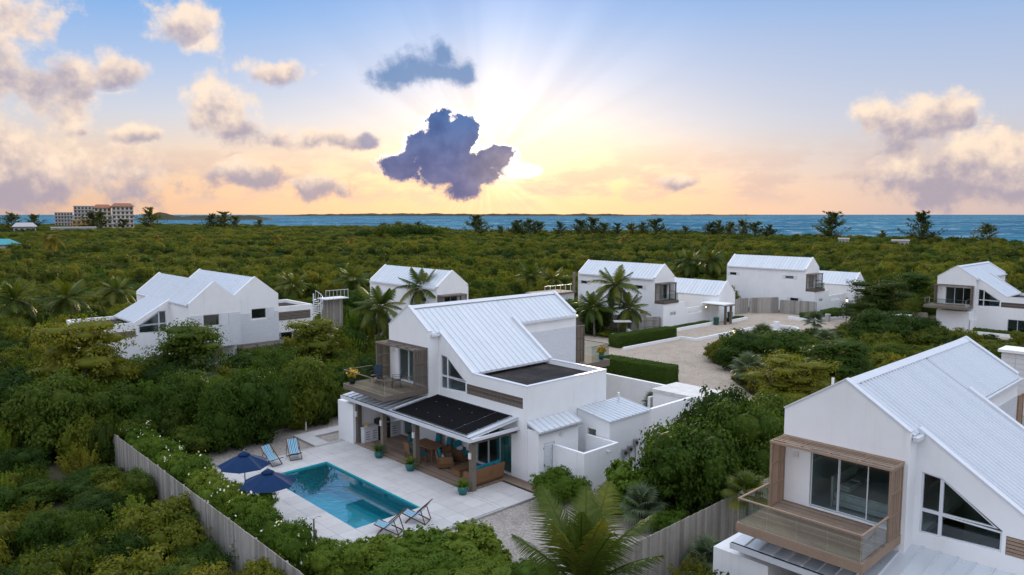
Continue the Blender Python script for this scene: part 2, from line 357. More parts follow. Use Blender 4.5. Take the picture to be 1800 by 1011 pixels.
def seam(t):
    P = pos(t); q = t.vm('MULTIPLY', P, (1, 1, 0)); h = t.noise(q, .05, 5, .65); h2 = t.noise(q, .25, 3, .6)
    big = t.noise(q, .006, 4, .6); c = t.mix(t.step(big, .4, .62), (.040, .120, .200), (.055, .195, .280))
    foam = t.m('MULTIPLY', t.step(h, .53, .64), t.step(big, .34, .58)); c = t.mix(t.m('MULTIPLY', foam, .7), c, (.6, .65, .68))
    return prin(t, c, .7, .0, 0, t.bump(t.m('ADD', h, t.m('MULTIPLY', h2, .35)), 1.0, 7.0))
mat('sea', seam)
def groundm(t):
    P = pos(t); n = t.noise(P, .12, 6, .62); g = t.noise(P, 6, 4, .65)
    c = t.mix(t.step(n, .40, .62), (.042, .050, .018), (.16, .14, .105)); c = t.mix(t.m('MULTIPLY', g, .6), c, (.05, .05, .022))
    return prin(t, c, .95, .1, 0, t.bump(g, .6, .08))
mat('soil', groundm)
def gravelm(c1, c2, sc_):
    def f(t):
        P = pos(t); v = t.n('ShaderNodeTexVoronoi'); t.put(v.inputs['Vector'], P); t.put(v.inputs['Scale'], sc_); n = t.noise(P, .5, 5, .65); n2 = t.noise(P, 5, 4, .65)
        hs = t.n('ShaderNodeSeparateColor'); t.put(hs.inputs[0], v.outputs['Color'])
        c = t.mix(hs.outputs[0], c1, c2); c = t.mix(t.m('MULTIPLY', t.step(n, .45, .75), .55), c, tuple(x*.72 for x in c1)); c = t.mix(t.step(n2, .55, .8, 0, .4), c, tuple(min(1, x*1.15) for x in c2))
        return prin(t, c, .95, .1, 0, t.bump(t.m('ADD', v.outputs['Distance'], n2), .7, .03))
    return f
mat('gravel', gravelm((.24, .215, .19), (.40, .365, .33), 14)); mat('sand', gravelm((.34, .28, .22), (.48, .41, .335), 9))
def paverm(t):
    co, rnd = obj_co(t); P = pos(t); n = t.noise(P, 1.3, 6, .65); n2 = t.noise(P, 24, 3)
    c = t.mix(rnd, (.47, .46, .455), (.53, .52, .51)); c = t.mix(t.m('MULTIPLY', t.step(n, .45, .75), .5), c, (.38, .37, .36)); return prin(t, c, .8, .3, 0, t.bump(n2, .12, .01))
mat('paver', paverm); plain('concrete', (.58, .58, .57), .85, .2, .12, 2, .1); plain('joint', (.36, .35, .34), .95, .1)
def leafm(name, c1, c2, c3, trans=.35, rough=.62):
    def f(t):
        oi = t.n('ShaderNodeObjectInfo'); P = pos(t); g = t.n('ShaderNodeNewGeometry')
        n = t.m('ADD', t.noise(P, .55, 3, .6), t.m('MULTIPLY', t.m('SUBTRACT', t.noise(P, .022, 3, .6), .5), 1.6)); r = g.outputs['Random Per Island']
        k = t.m('ADD', t.m('ADD', t.m('MULTIPLY', oi.outputs['Random'], .55), t.m('MULTIPLY', n, .30)), t.m('MULTIPLY', r, .20))
        c = t.ramp(k, [(.25, c1), (.55, c2), (.92, c3)]); p = prin(t, c, rough, .12)
        tr = t.n('ShaderNodeBsdfTranslucent'); t.put(tr.inputs[0], t.mix(1.0, c, (1.5, 1.45, .55), 'MULTIPLY')); mx = t.n('ShaderNodeMixShader')
        t.put(mx.inputs[0], trans); t.put(mx.inputs[1], p); t.put(mx.inputs[2], tr.outputs[0]); return mx.outputs[0]
    return mat(name, f)
leafm('leaf_scrub', (.028, .050, .006), (.080, .108, .010), (.170, .168, .018)); leafm('leaf_dark', (.020, .046, .006), (.042, .082, .009), (.088, .120, .014))
leafm('leaf_bright', (.060, .115, .012), (.105, .170, .018), (.18, .22, .03)); leafm('leaf_palm', (.042, .072, .012), (.078, .108, .018), (.165, .160, .030), .25, .4)
leafm('leaf_silver', (.055, .085, .045), (.085, .12, .065), (.13, .16, .085), .2, .45); leafm('leaf_hedge', (.050, .095, .012), (.070, .115, .020), (.10, .15, .026)); leafm('leaf_olive', (.050, .070, .008), (.100, .115, .012), (.185, .175, .020))
leafm('leaf_pine', (.035, .052, .014), (.060, .078, .020), (.10, .105, .030)); leafm('leaf_gold', (.10, .095, .016), (.15, .13, .02), (.22, .18, .03)); leafm('petal_white', (.72, .70, .58), (.78, .77, .68), (.82, .82, .76), .3); leafm('petal_yellow', (.50, .27, .02), (.62, .36, .03), (.70, .46, .05), .2); leafm('leaf_dry', (.10, .075, .035), (.16, .12, .05), (.22, .17, .08), .2)
plain('canvas_navy', (.004, .026, .085), .8, .2, .1, 6, .1); plain('cushion', (.012, .20, .27), .8, .2, .12, 5, .1); plain('pot_teal', (.012, .13, .13), .3, .5, .15, 4, .02)
plain('steel', (.45, .46, .47), .3, .5, .06, 6, .02, .8); plain('black_metal', (.025, .025, .027), .45, .4); plain('green_bin', (.012, .075, .055), .5, .4); plain('fabric_white', (.62, .62, .60), .9, .1); plain('curtain', (.06, .30, .30), .85, .2)
plain('floor_tile', (.28, .26, .24), .5, .4); plain('terracotta', (.28, .12, .07), .85, .2); plain('ochre', (.40, .27, .10), .85, .2); plain('hotel_wall', (.58, .53, .47), .9, .2); plain('hotel_grey', (.40, .39, .385), .9, .2); plain('window_dark', (.035, .04, .045), .25, .5); plain('hut_teal', (.03, .28, .32), .6, .3); plain('dark_chair', (.012, .03, .055), .7, .3)
plain('hill', (.055, .060, .040), .95, .1, .2, .01, 0); plain('interior', (.50, .48, .45), .9, .1)
def stripe(t):
    co = t.n('ShaderNodeTexCoord').outputs['Object']; s = t.n('ShaderNodeSeparateXYZ'); t.put(s.inputs[0], co)
    w = t.m('FRACT', t.m('MULTIPLY', t.m('ADD', s.outputs[1], 2.0), 5.6)); c = t.ramp(w, [(0, (.015, .20, .36)), (.30, (.70, .72, .72)), (.42, (.03, .33, .45)), (.70, (.012, .10, .24)), (.86, (.70, .72, .72))], 'CONSTANT')
    return prin(t, c, .8, .2)
mat('stripes', stripe)
def lampm(t):
    e = t.n('ShaderNodeEmission'); t.put(e.inputs[0], (1, .78, .48)); t.put(e.inputs[1], 1.6); return e.outputs[0]
mat('lamp_glow', lampm)
# ------------------------------------------------------------------ the setting
SHORE = [(330, -320), (348, 20), (356, 80), (392, 224), (386, 408), (342, 623), (278, 833), (170, 960), (-300, 1010)]
def terrain():
    inner = SHORE+[(-300, -320)]; n = len(inner); V = []; F = []
    for x, y in inner: V.append((x, y, 0))
    POOL = [(15.9, 26.87), (19.28, 26.87), (19.28, 35.45), (15.9, 35.45)]
    for i, (x, y) in enumerate(inner):
        d = Vector((x, y, 0)).normalized(); V.append((x+d.x*26, y+d.y*26, -3.2))
    for x, y in POOL: V.append((x, y, 0))
    k = lambda i: i if i < n else i+n
    for a, b, c in tessellate_polygon([[Vector((x, y, 0)) for x, y in inner], [Vector((x, y, 0)) for x, y in POOL]]): F.append((k(a), k(b), k(c)))
    for i in range(n): F.append((i, (i+1) % n, (i+1) % n+n, i+n))
    b = MB().raw(V, F); tag(b.obj('ground', M['soil']), kind='structure')
terrain()
sheet('sea', [(-20000, -9000), (45000, -9000), (45000, 45000), (-20000, 45000)], -2.2, M['sea'])
beach = [(x, y) for x, y in SHORE[1:7]]
bp = []
for x, y in beach: bp.append((x*1.012, y*1.012))
for x, y in reversed(beach): bp.append((x*.985, y*.985))
sheet('beach', bp, .03, M['sand'])
def ridge(name, px0, px1, dist, hmax, seed, n=70):
    rnd = random.Random(seed); V = []; F = []; h = 0
    for i in range(n+1):
        u = i/n; h = .75*h+.25*rnd.uniform(.2, 1)*hmax; e = min(1, u*8, (1-u)*8)
        bump_ = hmax*.9*math.exp(-((u-.2)/.07)**2) if name == 'headland' else 0
        for dd, zz in ((dist, -2.3), (dist+dist*.02, (h+bump_)*e), (dist+dist*.09, -2.3)):
            p = polar(px0+(px1-px0)*u, dd, zz); V.append(p)
    for i in range(n):
        for j in range(2): F.append((i*3+j, i*3+3+j, i*3+4+j, i*3+1+j))
    tag(MB().raw(V, F).obj(name, M['hill']), kind='structure')
ridge('headland', 232, 482, 2300, 13, 3); ridge('far_coast', 470, 1150, 6500, 34, 8, 120); ridge('far_coast', 1120, 1340, 9500, 22, 5)
# drives, yards and gravel: thin sheets one above the other
sheet('gravel_yard', [(10.75, 15.5), (42, 15.5), (42, 41.5), (30, 44), (18, 43), (10.75, 41)], .012, M['gravel'], hole=[(15.9, 26.87), (19.28, 26.87), (19.28, 35.45), (15.9, 35.45)])
DRIVE = [(41.6, 12), (47, 16), (50.3, 27.5), (54, 31.5), (57.2, 33), (58.6, 36), (63, 39), (70, 38.2), (78, 36), (88, 34.5), (92, 36), (99, 36), (99, 41), (95.5, 44.5), (96, 51.5), (88, 53.5), (76, 51.5), (66, 49.5), (60, 56), (53, 57), (46, 49), (41.6, 41.5)]
sheet('sand_drive', DRIVE, .016, M['sand'])
sheet('sand_drive', [(98, 33), (104, 18), (92, 5), (84, 6), (92, 18), (92, 35)], .020, M['sand'])
sheet('sand_path', [(33, 43), (46, 47), (47, 60), (33, 60)], .020, M['gravel'])
sheet('sand_clearing', [(1.0, 41.5), (2.2, 39.6), (3.4, 39.9), (4.6, 38.6), (5.4, 40.2), (5.1, 42.0), (5.8, 43.6), (4.3, 45.4), (2.8, 44.8), (1.6, 45.6)], .016, M['sand'])
sheet('gravel_path', [(18, 10.6), (36, 10.6), (36, 15.2), (18, 15.2)], .014, M['gravel'])

# pool terrace of square pavers around the basin
PX0, PX1, PY0, PY1 = 15.88, 19.30, 26.85, 35.47
def terrace():
    root = link('pool_terrace', None); tag(root, kind='structure')
    b = MB()
    for x0, y0, x1, y1 in ((12.3, 24.15, PX0, 38.35), (PX1, 24.15, 22.1, 38.35), (PX0, 24.15, PX1, PY0), (PX0, PY1, PX1, 38.35), (22.1, 24.15, 24.25, 26.75), (20.2, 38.35, 21.1, 41.2), (21.1, 40.2, 23.6, 41.2), (21.1, 38.35, 23.6, 38.62)):
        b.box(x0, y0, .02, x1, y1, .10)
    b.obj('bed', M['joint'], root)
    w = (PX1-PX0)/4; h = (PY1-PY0)/10; g = .006
    xs = [PX0+w*i for i in range(-4, 8)]; ys = [PY0+h*i for i in range(-3, 13)]
    for x in xs:
        for y in ys:
            x0, x1, y0, y1 = max(x, 12.3), min(x+w, 22.1), max(y, 24.15), min(y+h, 38.35)
            if x1-x0 < .2 or y1-y0 < .12: continue
            if PX0-.01 < x < PX1-.01 and PY0-.01 < y < PY1-.01: continue
            pbox('paver', M['paver'], root, x0+g, y0+g, .06, x1-g, y1-g, .125)
    for i in range(2):
        for j in range(3):
            pbox('paver', M['paver'], root, 22.1+1.075*i+g, 24.15+.866*j+g, .06, 22.1+1.075*(i+1)-g, 24.15+.866*(j+1)-g, .125)
    for i in range(3): pbox('paver', M['paver'], root, 20.2+g, 38.35+.95*i+g, .06, 21.1-g, 38.35+.95*(i+1)-g, .125)
    for i in range(2): pbox('paver', M['paver'], root, 21.1+1.25*i+g, 40.2+g, .06, 21.1+1.25*(i+1)-g, 41.2-g, .125)
terrace()
def pool():
    root = empty('swimming_pool', ((PX0+PX1)/2, (PY0+PY1)/2, 0), 0, 'rectangular turquoise swimming pool set into the white terrace', 'pool')
    hx, hy = (PX1-PX0)/2, (PY1-PY0)/2; b = MB()
    V = [(-hx, -hy, .125), (hx, -hy, .125), (hx, hy, .125), (-hx, hy, .125), (-hx, -hy, -1.3), (hx, -hy, -1.3), (hx, hy, -1.5), (-hx, hy, -1.5)]
    b.raw(V, [(4, 5, 6, 7), (0, 1, 5, 4), (1, 2, 6, 5), (2, 3, 7, 6), (3, 0, 4, 7)]);
    o = link('basin', mk('basin', b.V, b.F, M['pool_plaster']), root)
    MB().box(hx-1.1, -hy+.01, -1.3, hx-.01, -hy+.7, -.45).obj('step', M['pool_plaster'], root)
    b = MB(); b.raw([(-hx, -hy, .03), (hx, -hy, .03), (hx, hy, .03), (-hx, hy, .03)], [(0, 1, 2, 3)]); link('water', mk('water', b.V, b.F, M['pool_water']), root)
    t = MB()
    for x0, y0, x1, y1 in ((-hx, -hy, hx, -hy+.012), (-hx, hy-.012, hx, hy), (-hx, -hy, -hx+.012, hy), (hx-.012, -hy, hx, hy)): t.box(x0, y0, -.12, x1, y1, .122)
    t.obj('waterline_tile', M['pool_plaster'], root)
pool()
# ------------------------------------------------------------------ villas
def roof_side(root, roofpart, fn, a0, a1, w, ribs=2, name='roof_panel', rw_=.057, rh=.045):
    """standing-seam panels; fn(a) -> (top point, bottom point) of the slope at distance a along the ridge"""
    n = max(1, round((a1-a0)/w)); w = (a1-a0)/n; cache = {}
    for i in range(n):
        s0, s1 = a0+i*w, a0+(i+1)*w
        T0, B0 = fn((s0+s1)/2); T0 = Vector(T0); B0 = Vector(B0); L = (B0-T0).length; d = (B0-T0)/L
        key = round(L, 3)
        along = Vector(fn((s0+s1)/2+1)[0])-T0; along.normalize(); nrm = along.cross(d)
        if nrm.z < 0: nrm = -nrm
        if key not in cache:
            prof = []; rw = w/ribs
            for r in range(ribs):
                c = -w/2+rw*r; prof += [(c, 0), (c+rw_*.22, rh), (c+rw_*.78, rh), (c+rw_, 0)]
            prof.append((w/2, 0)); b = MB(); k = len(prof)
            V = [(x, 0, z) for x, z in prof]+[(x, L, z) for x, z in prof]+[(-w/2, 0, -.012), (w/2, 0, -.012), (-w/2, L, -.012), (w/2, L, -.012)]
            F = [(j, j+1, k+j+1, k+j) for j in range(k-1)]+[(2*k, 2*k+2, 2*k+3, 2*k+1)]
            F += [tuple(range(k-1, -1, -1))+(2*k, 2*k+1), tuple(range(k, 2*k))+(2*k+3, 2*k+2)]
            b.raw(V, F); cache[key] = b.mesh(name, M['roof_metal'])
        o = link(name, cache[key], roofpart)
        x = d.cross(nrm); mt = Matrix((x, d, nrm)).transposed().to_4x4(); mt.translation = T0+nrm*.02
        o.matrix_local = mt
def glazed(root, axis, p, outlines, frame_w=.06, name='window', mull=(), matg='glass', depth=.08):
    """a window part with its frame, and its panes as sub-parts; outlines are pane polygons in the wall plane"""
    allp = [q for o in outlines for q in o]
    x0 = min(q[0] for q in allp)-frame_w; x1 = max(q[0] for q in allp)+frame_w; z0 = min(q[1] for q in allp)-frame_w; z1 = max(q[1] for q in allp)+frame_w
    fr = MB()
    def inset(poly, d):
        c = Vector((sum(q[0] for q in poly)/len(poly), sum(q[1] for q in poly)/len(poly)))
        n = len(poly); out = []
        area = sum(poly[i][0]*poly[(i+1) % n][1]-poly[(i+1) % n][0]*poly[i][1] for i in range(n)); sg = 1 if area > 0 else -1
        for i in range(n):
            a, b, e = Vector(poly[i-1]), Vector(poly[i]), Vector(poly[(i+1) % n])
            d1 = (b-a).normalized(); d2 = (e-b).normalized(); n1 = Vector((-d1.y, d1.x))*sg; n2 = Vector((-d2.y, d2.x))*sg
            m = (n1+n2); m = m/max(.3, m.dot(n1)); out.append(tuple(b-m*d))
        return out
    for o in outlines: fr.panel(axis, p-depth/2, p+depth/2, inset(o, frame_w/2), [o])
    w = fr.obj(name, M['white_metal'], root)
    for o in outlines: MB().panel(axis, p-.006, p+.006, inset(o, .004)).obj('pane', M[matg], w)
    return w
def slat_screen(root, name, mt, axis, p, a0, a1, z0, z1, n, t=.035, rails=3, vertical=True, gapw=.5):
    f = MB(); A = lambda a, zz, b, zz2: f.box(p-t, a, zz, p+t, b, zz2) if axis == 'x' else f.box(a, p-t, zz, b, p+t, zz2)
    A(a0, z0, a0+.07, z1); A(a1-.07, z0, a1, z1)
    for i in range(rails): zz = z0+(z1-z0-.06)*i/(rails-1); A(a0+.07, zz, a1-.07, zz+.06)
    fr = f.obj(name, mt, root); w = (a1-a0-.14)/n
    for i in range(n):
        c = a0+.07+w*(i+.5); h = w*gapw/2
        if axis == 'x': pbox('slat', mt, fr, p-t*.4, c-h, z0+.062, p+t*.4, c+h, z1-.062)
        else: pbox('slat', mt, fr, c-h, p-t*.4, z0+.062, c+h, p+t*.4, z1-.062)
    return fr
def balcony(root, mt, x0, x1, y0, y1, zt, yb1, box_x, box_top, rail_left=True, slats=14):
    dk = empty('balcony', (0, 0, 0)); dk.parent = root
    b = MB(); b.box(x0, y0, zt-.30, x0+.09, y1, zt-.025).box(x0+.09, y0, zt-.30, x1, y0+.09, zt-.025).box(x0+.09, y1-.09, zt-.30, x1, y1, zt-.025).box(x0+.09, y0+.09, zt-.2, x1, y1-.09, zt-.04)
    b.obj('fascia', mt, dk)
    n = round((x1-x0-.02)/.145); w = (x1-x0-.02)/n
    for i in range(n): pbox('plank', M['deck_wood'], dk, x0+.01+w*i+.006, y0+.01, zt-.03, x0+.01+w*(i+1)-.006, y1-.01, zt)
    k = 4; g = (y1-y0-.16)/k
    for i in range(k): pbox('glass_panel', M['rail_glass'], dk, x0+.05, y0+.08+g*i+.008, zt+.004, x0+.065, y0+.08+g*(i+1)-.008, zt+.76)
    for yy in (y0+.05, y1-.065):
        for j in range(2):
            q = (box_x-x0-.1)/2; pbox('glass_panel', M['rail_glass'], dk, x0+.08+q*j+.008, yy, zt+.004, x0+.08+q*(j+1)-.008, yy+.015, zt+.76)
    MB().box(x0+.03, y0+.03, zt+.762, x0+.09, y1-.03, zt+.80).box(x0+.09, y0+.03, zt+.762, box_x, y0+.09, zt+.80).box(x0+.09, y1-.09, zt+.762, box_x, y1-.03, zt+.80).obj('handrail', mt, dk)
    # slatted box around the doorway
    s1 = slat_screen(root, 'side_screen', mt, 'y', y0+.05, box_x, x1-.01, zt+.005, box_top, slats, rails=4)
    s2 = slat_screen(root, 'side_screen', mt, 'y', yb1-.05, box_x, x1-.01, zt+.005, box_top, slats, rails=4)
    f = MB(); f.box(box_x-.03, y0, box_top+.002, box_x+.03, yb1, box_top+.08).box(x1-.08, y0, box_top+.002, x1-.006, yb1, box_top+.10)
    for i in range(5): yy = y0+(yb1-y0-.06)*i/4; f.box(box_x+.047, yy, box_top+.004, x1-.082, yy+.05, box_top+.079)
    ca = f.obj('canopy', mt, root); m = 5; wd = (x1-.09-box_x-.07)/m
    for i in range(m): pbox('slat', mt, ca, box_x+.07+wd*i+.045, y0+.03, box_top+.081, box_x+.07+wd*(i+1)-.045, yb1-.03, box_top+.10)
    return dk
OX, OY = 24.4, 34.92
def villa_a(name, loc, label, wood, solar=False, porch=True, seam_w=.4, ribs=1, rw_=.05, rh=.032, bal1=37.35, por1=38.2, blk=(37.25, 38.95), posts=(26.75, 31.4, 34.5, 37.12)):
    """gabled villa: ridge along X, balcony gable to -X, long roof sliding down to a flat-roofed wing on the -Y side"""
    root = empty(name, loc, 0, label, 'house')
    S = M['stucco']; W = M[wood]; x = lambda v: v-OX; y = lambda v: v-OY
    zr = 8.15; sl = .65; rz = lambda yy: zr-sl*abs(yy)
    xg, xw, xe, xc = 0.0, x(25.1), x(36.6), x(31.2); y0, y1 = y(32.95), y(36.9); ye = y(25.8); yf = y(30.0); t = .2
    # upper gable wall with the balcony doorway
    db0, db1, dz0, dz1 = y(33.2), y(35.95), 3.83, 5.78
    MB().panel('x', xg, xg+t, [(y0, 3.2), (y1, 3.2), (y1, rz(y1)+.1), (0, zr+.12), (y0, rz(y0)+.1)], [[(db0, dz0), (db1, dz0), (db1, dz1), (db0, dz1)]]).obj('gable_wall', S, root)
    MB().panel('x', xe-t, xe, [(y0, 0), (y1, 0), (y1, rz(y1)+.1), (0, zr+.12), (y0, rz(y0)+.1)]).obj('gable_wall', S, root)
    MB().box(xg+t, y1-t, 3.2, xe-t, y1, rz(y1)-.08).obj('side_wall', S, root); MB().box(x(25.1), y1-t, 0, xe-t, y1, 3.199).obj('side_wall', S, root)
    MB().box(xg+t, y0, 3.2, xw, y0+t, rz(y0)-.08).obj('side_wall', S, root); MB().box(xc, y0, 0, xe-t, y0+t, rz(y0)-.08).obj('side_wall', S, root)
    MB().box(xg+t+.002, y0+.002, 3.2, xe-t-.002, y1-t-.002, 3.4).obj('floor_slab', S, root)
    # wing wall: triangular window and ground-floor doors
    tri = [(y(30.6), 3.82), (y(32.78), 3.72), (y(32.78), 5.66), (y(32.22), 5.6), (y(30.6), 4.47)]
    gd = [(y(26.95), .2), (y(29.75), .2), (y(29.75), 2.5), (y(26.95), 2.5)]; sp = [(y(26.1), 3.80), (y(30.5), 3.80), (y(30.5), 4.36), (y(26.1), 4.36)]
    MB().panel('x', xw, xw+t, [(ye, 0), (y0-.001, 0), (y0-.001, rz(y0)+.1), (yf, 4.97), (ye, 4.97)], [tri, gd, sp]).obj('front_wall', S, root)
    gd2 = [(y(34.9), .2), (y(36.6), .2), (y(36.6), 2.5), (y(34.9), 2.5)]
    MB().panel('x', xw, xw+t, [(y0, 0), (y1-t, 0), (y1-t, 3.19), (y0, 3.19)], [gd2]).obj('front_wall', S, root)
    MB().panel('x', xc-t, xc, [(ye, 0), (y0-.001, 0), (y0-.001, rz(y0)+.1), (yf, 4.97), (ye, 4.97)]).obj('rear_wall', S, root)
    MB().box(xw+t, ye, 0, xc-t, ye+t, 4.97).obj('side_wall', S, root)
    fl = MB().box(xw+t+.003, ye+t+.003, 4.55, xc-t-.003, yf+.35, 4.72).obj('flat_roof', M['dark_roof'], root)
    MB().lathe([(.0, 0), (.16, 0), (.16, .05), (.1, .08), (.0, .08)], 14, (xw+.9, ye+.7, 4.722)).obj('roof_drain', M['concrete'], fl); MB().lathe([(.0, 0), (.16, 0), (.16, .05), (.1, .08), (.0, .08)], 14, (xc-.7, ye+.8, 4.722)).obj('roof_drain', M['concrete'], fl)
    MB().box(xw+t+.003, ye+t+.003, .1, xe-t-.003, y1-t-.003, .195).obj('floor', M['floor_tile'], root)
    # roof slab, seamed panels, trims
    def slab(xa, xb, yt, yb):
        b = MB(); z0_, z1_ = rz(yt), rz(yb)
        return b.raw([(xa, yt, z0_-.1), (xb, yt, z0_-.1), (xb, yb, z1_-.1), (xa, yb, z1_-.1), (xa, yt, z0_), (xb, yt, z0_), (xb, yb, z1_), (xa, yb, z1_)], [(0, 1, 2, 3), (4, 5, 6, 7), (0, 1, 5, 4), (1, 2, 6, 5), (2, 3, 7, 6), (3, 0, 4, 7)])
    b = slab(xg+t+.003, xw+.02, 0, y0-.04); b2 = slab(xw+.021, xc-.02, 0, yf+.03); b3 = slab(xc-.019, xe-t-.003, 0, y0-.06); b4 = slab(xg+t+.003, xe-t-.003, 0, y1+.06)
    b.raw(b2.V, b2.F).raw(b3.V, b3.F).raw(b4.V, b4.F); roof = b.obj('roof', M['white_metal'], root)
    roof_side(root, roof, lambda a: ((a, 0, zr), (a, y0-.04, rz(y0-.04))), xg+t+.01, xw+t, seam_w, ribs, rw_=rw_, rh=rh)
    roof_side(root, roof, lambda a: ((a, 0, zr), (a, yf+.02, rz(yf+.02))), xw+t+.01, xc-t, seam_w, ribs, rw_=rw_, rh=rh)
    roof_side(root, roof, lambda a: ((a, 0, zr), (a, y0-.08, rz(y0-.08))), xc+.01, xe-t-.01, seam_w, ribs, rw_=rw_, rh=rh)
    roof_side(root, roof, lambda a: ((a, 0, zr), (a, y1+.08, rz(y1+.08))), xg+t+.01, xe-t-.01, seam_w*2, ribs*2, rw_=rw_, rh=rh)
    MB().panel('x', xg+t+.005, xe-t-.005, [(-.2, zr-.05), (0, zr+.09), (.2, zr-.05), (.2, zr-.02), (0, zr+.13), (-.2, zr-.02)]).obj('ridge_cap', M['white_metal'], roof)
    for xx in (xg+.1, xe-.1):
        g = MB()
        for s_ in (y0, y1): MB().bar((xx, 0, zr+.14), (xx, s_*1.01, rz(s_)+.125), .26, .05).obj('verge_trim', M['white_metal'], roof)
    MB().bar((xw+.1, y0-.02, rz(y0)+.12), (xw+.1, yf-.02, 5.0), .26, .05).obj('verge_trim', M['white_metal'], roof); MB().bar((xc-.1, y0+.3, rz(y0+.3)+.14), (xc-.1, yf-.02, 5.02), .24, .12).obj('verge_trim', M['white_metal'], roof)
    MB().box(xg+.12, y0-.2, rz(y0)-.16, xw-.02, y0-.05, rz(y0)-.05).obj('gutter', M['white_metal'], roof); MB().box(xc+.01, y0-.2, rz(y0)-.18, xe+.02, y0-.065, rz(y0)-.06).obj('gutter', M['white_metal'], roof)
    MB().box(xw-.02, ye-.02, 4.973, xw+t+.02, yf-.05, 5.01).box(xw+t+.02, ye-.02, 4.973, xc+.02, ye+t+.02, 5.01).box(xc-t-.02, ye+t+.02, 4.973, xc+.02, yf-.05, 5.01).obj('parapet_cap', M['white_metal'], root)
    if not solar: MB().tube([(x(26.5), 1.3, 7.0), (x(26.5), 1.3, 7.8)], .05, 8).obj('vent_pipe', M['white_metal'], root)
    # windows and doors
    w3 = (db1-db0-.2)/3
    for i in range(3):
        a = db0+.05+(w3+.05)*i; glazed(root, 'x', xg+.1+(.02 if i == 1 else -.02), [[(a, dz0+.06), (a+w3, dz0+.06), (a+w3, dz1-.05), (a, dz1-.05)]], .05, 'sliding_door', depth=.05)
    zl = lambda yy: 3.82+(3.72-3.82)*(yy-tri[0][0])/(tri[1][0]-tri[0][0])
    ym = tri[3][0]; zmid = 4.46; f = .05
    P1 = [(tri[0][0]+f, zl(tri[0][0])+f), (ym-f, zl(ym)+f), (ym-f, zmid-f), (tri[0][0]+f, zmid-f-.04)]
    P2 = [(ym+f, zl(ym)+f), (tri[1][0]-f, 3.72+f), (tri[1][0]-f, zmid-f), (ym+f, zmid-f)]
    P3 = [(ym+f, zmid+f), (tri[1][0]-f, zmid+f), (tri[1][0]-f, 5.66-f), (ym+f, 5.6-f)]
    P4 = [(tri[0][0]+.22, zmid+f), (ym-f, zmid+f), (ym-f, 5.6-2.2*f)]
    glazed(root, 'x', xw+.08, [P1, P2, P3, P4], .1, 'window')
    w3 = (gd[1][0]-gd[0][0]-.2)/3
    for i in range(3):
        a = gd[0][0]+.05+(w3+.05)*i; glazed(root, 'x', xw+.1+(.02 if i == 1 else -.02), [[(a, .26), (a+w3, .26), (a+w3, 2.45), (a, 2.45)]], .05, 'sliding_door', depth=.05)
    for i in range(2):
        a = gd2[0][0]+.05+.83*i; glazed(root, 'x', xw+.1, [[(a, .26), (a+.77, .26), (a+.77, 2.45), (a, 2.45)]], .05, 'sliding_door', depth=.05)
    MB().box(xw+.12, sp[0][0]-.05, 3.75, xw+.19, sp[1][0]+.05, 4.41).obj('vent_backing', M['dark_gap'], root)
    for i in range(5): pbox('louvre', W, root, xw+.01, sp[0][0]+.01, 3.815+.108*i, xw+.07, sp[1][0]-.01, 3.815+.108*i+.085)
    # siding and a shuttered window on the far stretch of the long side
    n = 16
    for i in range(n): pbox('siding_board', M['white_metal'], root, xc+.2, y0-.03, 3.45+.165*i, xe-.02, y0-.002, 3.45+.165*i+.155)
    glazed(root, 'y', y0-.05, [[(xc+.55, 4.1), (xc+1.25, 4.1), (xc+1.25, 5.6), (xc+.55, 5.6)]], .06, 'window')
    # furniture seen through the glass
    balcony(root, W, x(21.5), xg-.005, y(33.05), y(bal1), 3.8, y1, x(23.45), 5.98)
    MB().box(xg-.06, y(36.35), 5.42, xg-.002, y(36.5), 5.62).obj('wall_lamp', M['fabric_white'], root)
    # rear balcony
    rb = empty('rear_balcony', (0, 0, 0)); rb.parent = root
    MB().box(xe+.002, y(32.2), 3.1, x(39.3), y1, 3.55).obj('fascia', W, rb)
    slat_screen(root, 'side_screen', W, 'y', y0-.05, xe+.01, x(37.4), 3.56, 6.05, 10, rails=4)
    for i in range(2): pbox('glass_panel', M['rail_glass'], rb, x(37.45)+.92*i, y(32.25), 3.56, x(37.45)+.92*i+.9, y(32.265), 4.6)
    pbox('glass_panel', M['rail_glass'], rb, x(39.25), y(32.3), 3.56, x(39.265), y1-.1, 4.6)
    MB().box(x(37.42), y(32.23), 4.6, x(39.29), y(32.29), 4.64).box(x(39.23), y(32.29), 4.6, x(39.29), y1, 4.64).obj('handrail', W, rb)
    if porch:
        za, zb = 2.88, 3.27; xa, xb = x(21.95), xw-.005; ya, yb = y(26.45), y(por1)
        b = MB(); b.raw([(xa, ya, za-.09), (xb, ya, zb-.09), (xb, yb, zb-.09), (xa, yb, za-.09), (xa, ya, za), (xb, ya, zb), (xb, yb, zb), (xa, yb, za)], [(0, 1, 2, 3), (4, 5, 6, 7), (0, 1, 5, 4), (1, 2, 6, 5), (2, 3, 7, 6), (3, 0, 4, 7)])
        pr = b.obj('porch_roof', M['white_metal'], root)
        roof_side(root, pr, lambda a: ((xb, a, zb+.005), (xa, a, za+.005)), ya, yb, .48, 1)
        MB().box(xa-.14, ya-.14, za-.17, xa-.003, yb+.02, za+.02).box(xa-.003, ya-.14, za-.17, xb, ya-.003, za-.03).obj('gutter', M['white_metal'], pr)
        MB().box(xa-.115, ya-.115, za+.021, xa-.03, yb, za+.025).obj('gutter_channel', M['dark_gap'], pr)
        MB().box(x(22.25), ya+.05, za-.36, x(22.45), yb-.05, za-.10).box(x(22.46), ya+.05, za-.36, xb-.003, ya+.2, za-.10).obj('beam', M['wood_grey'], root)
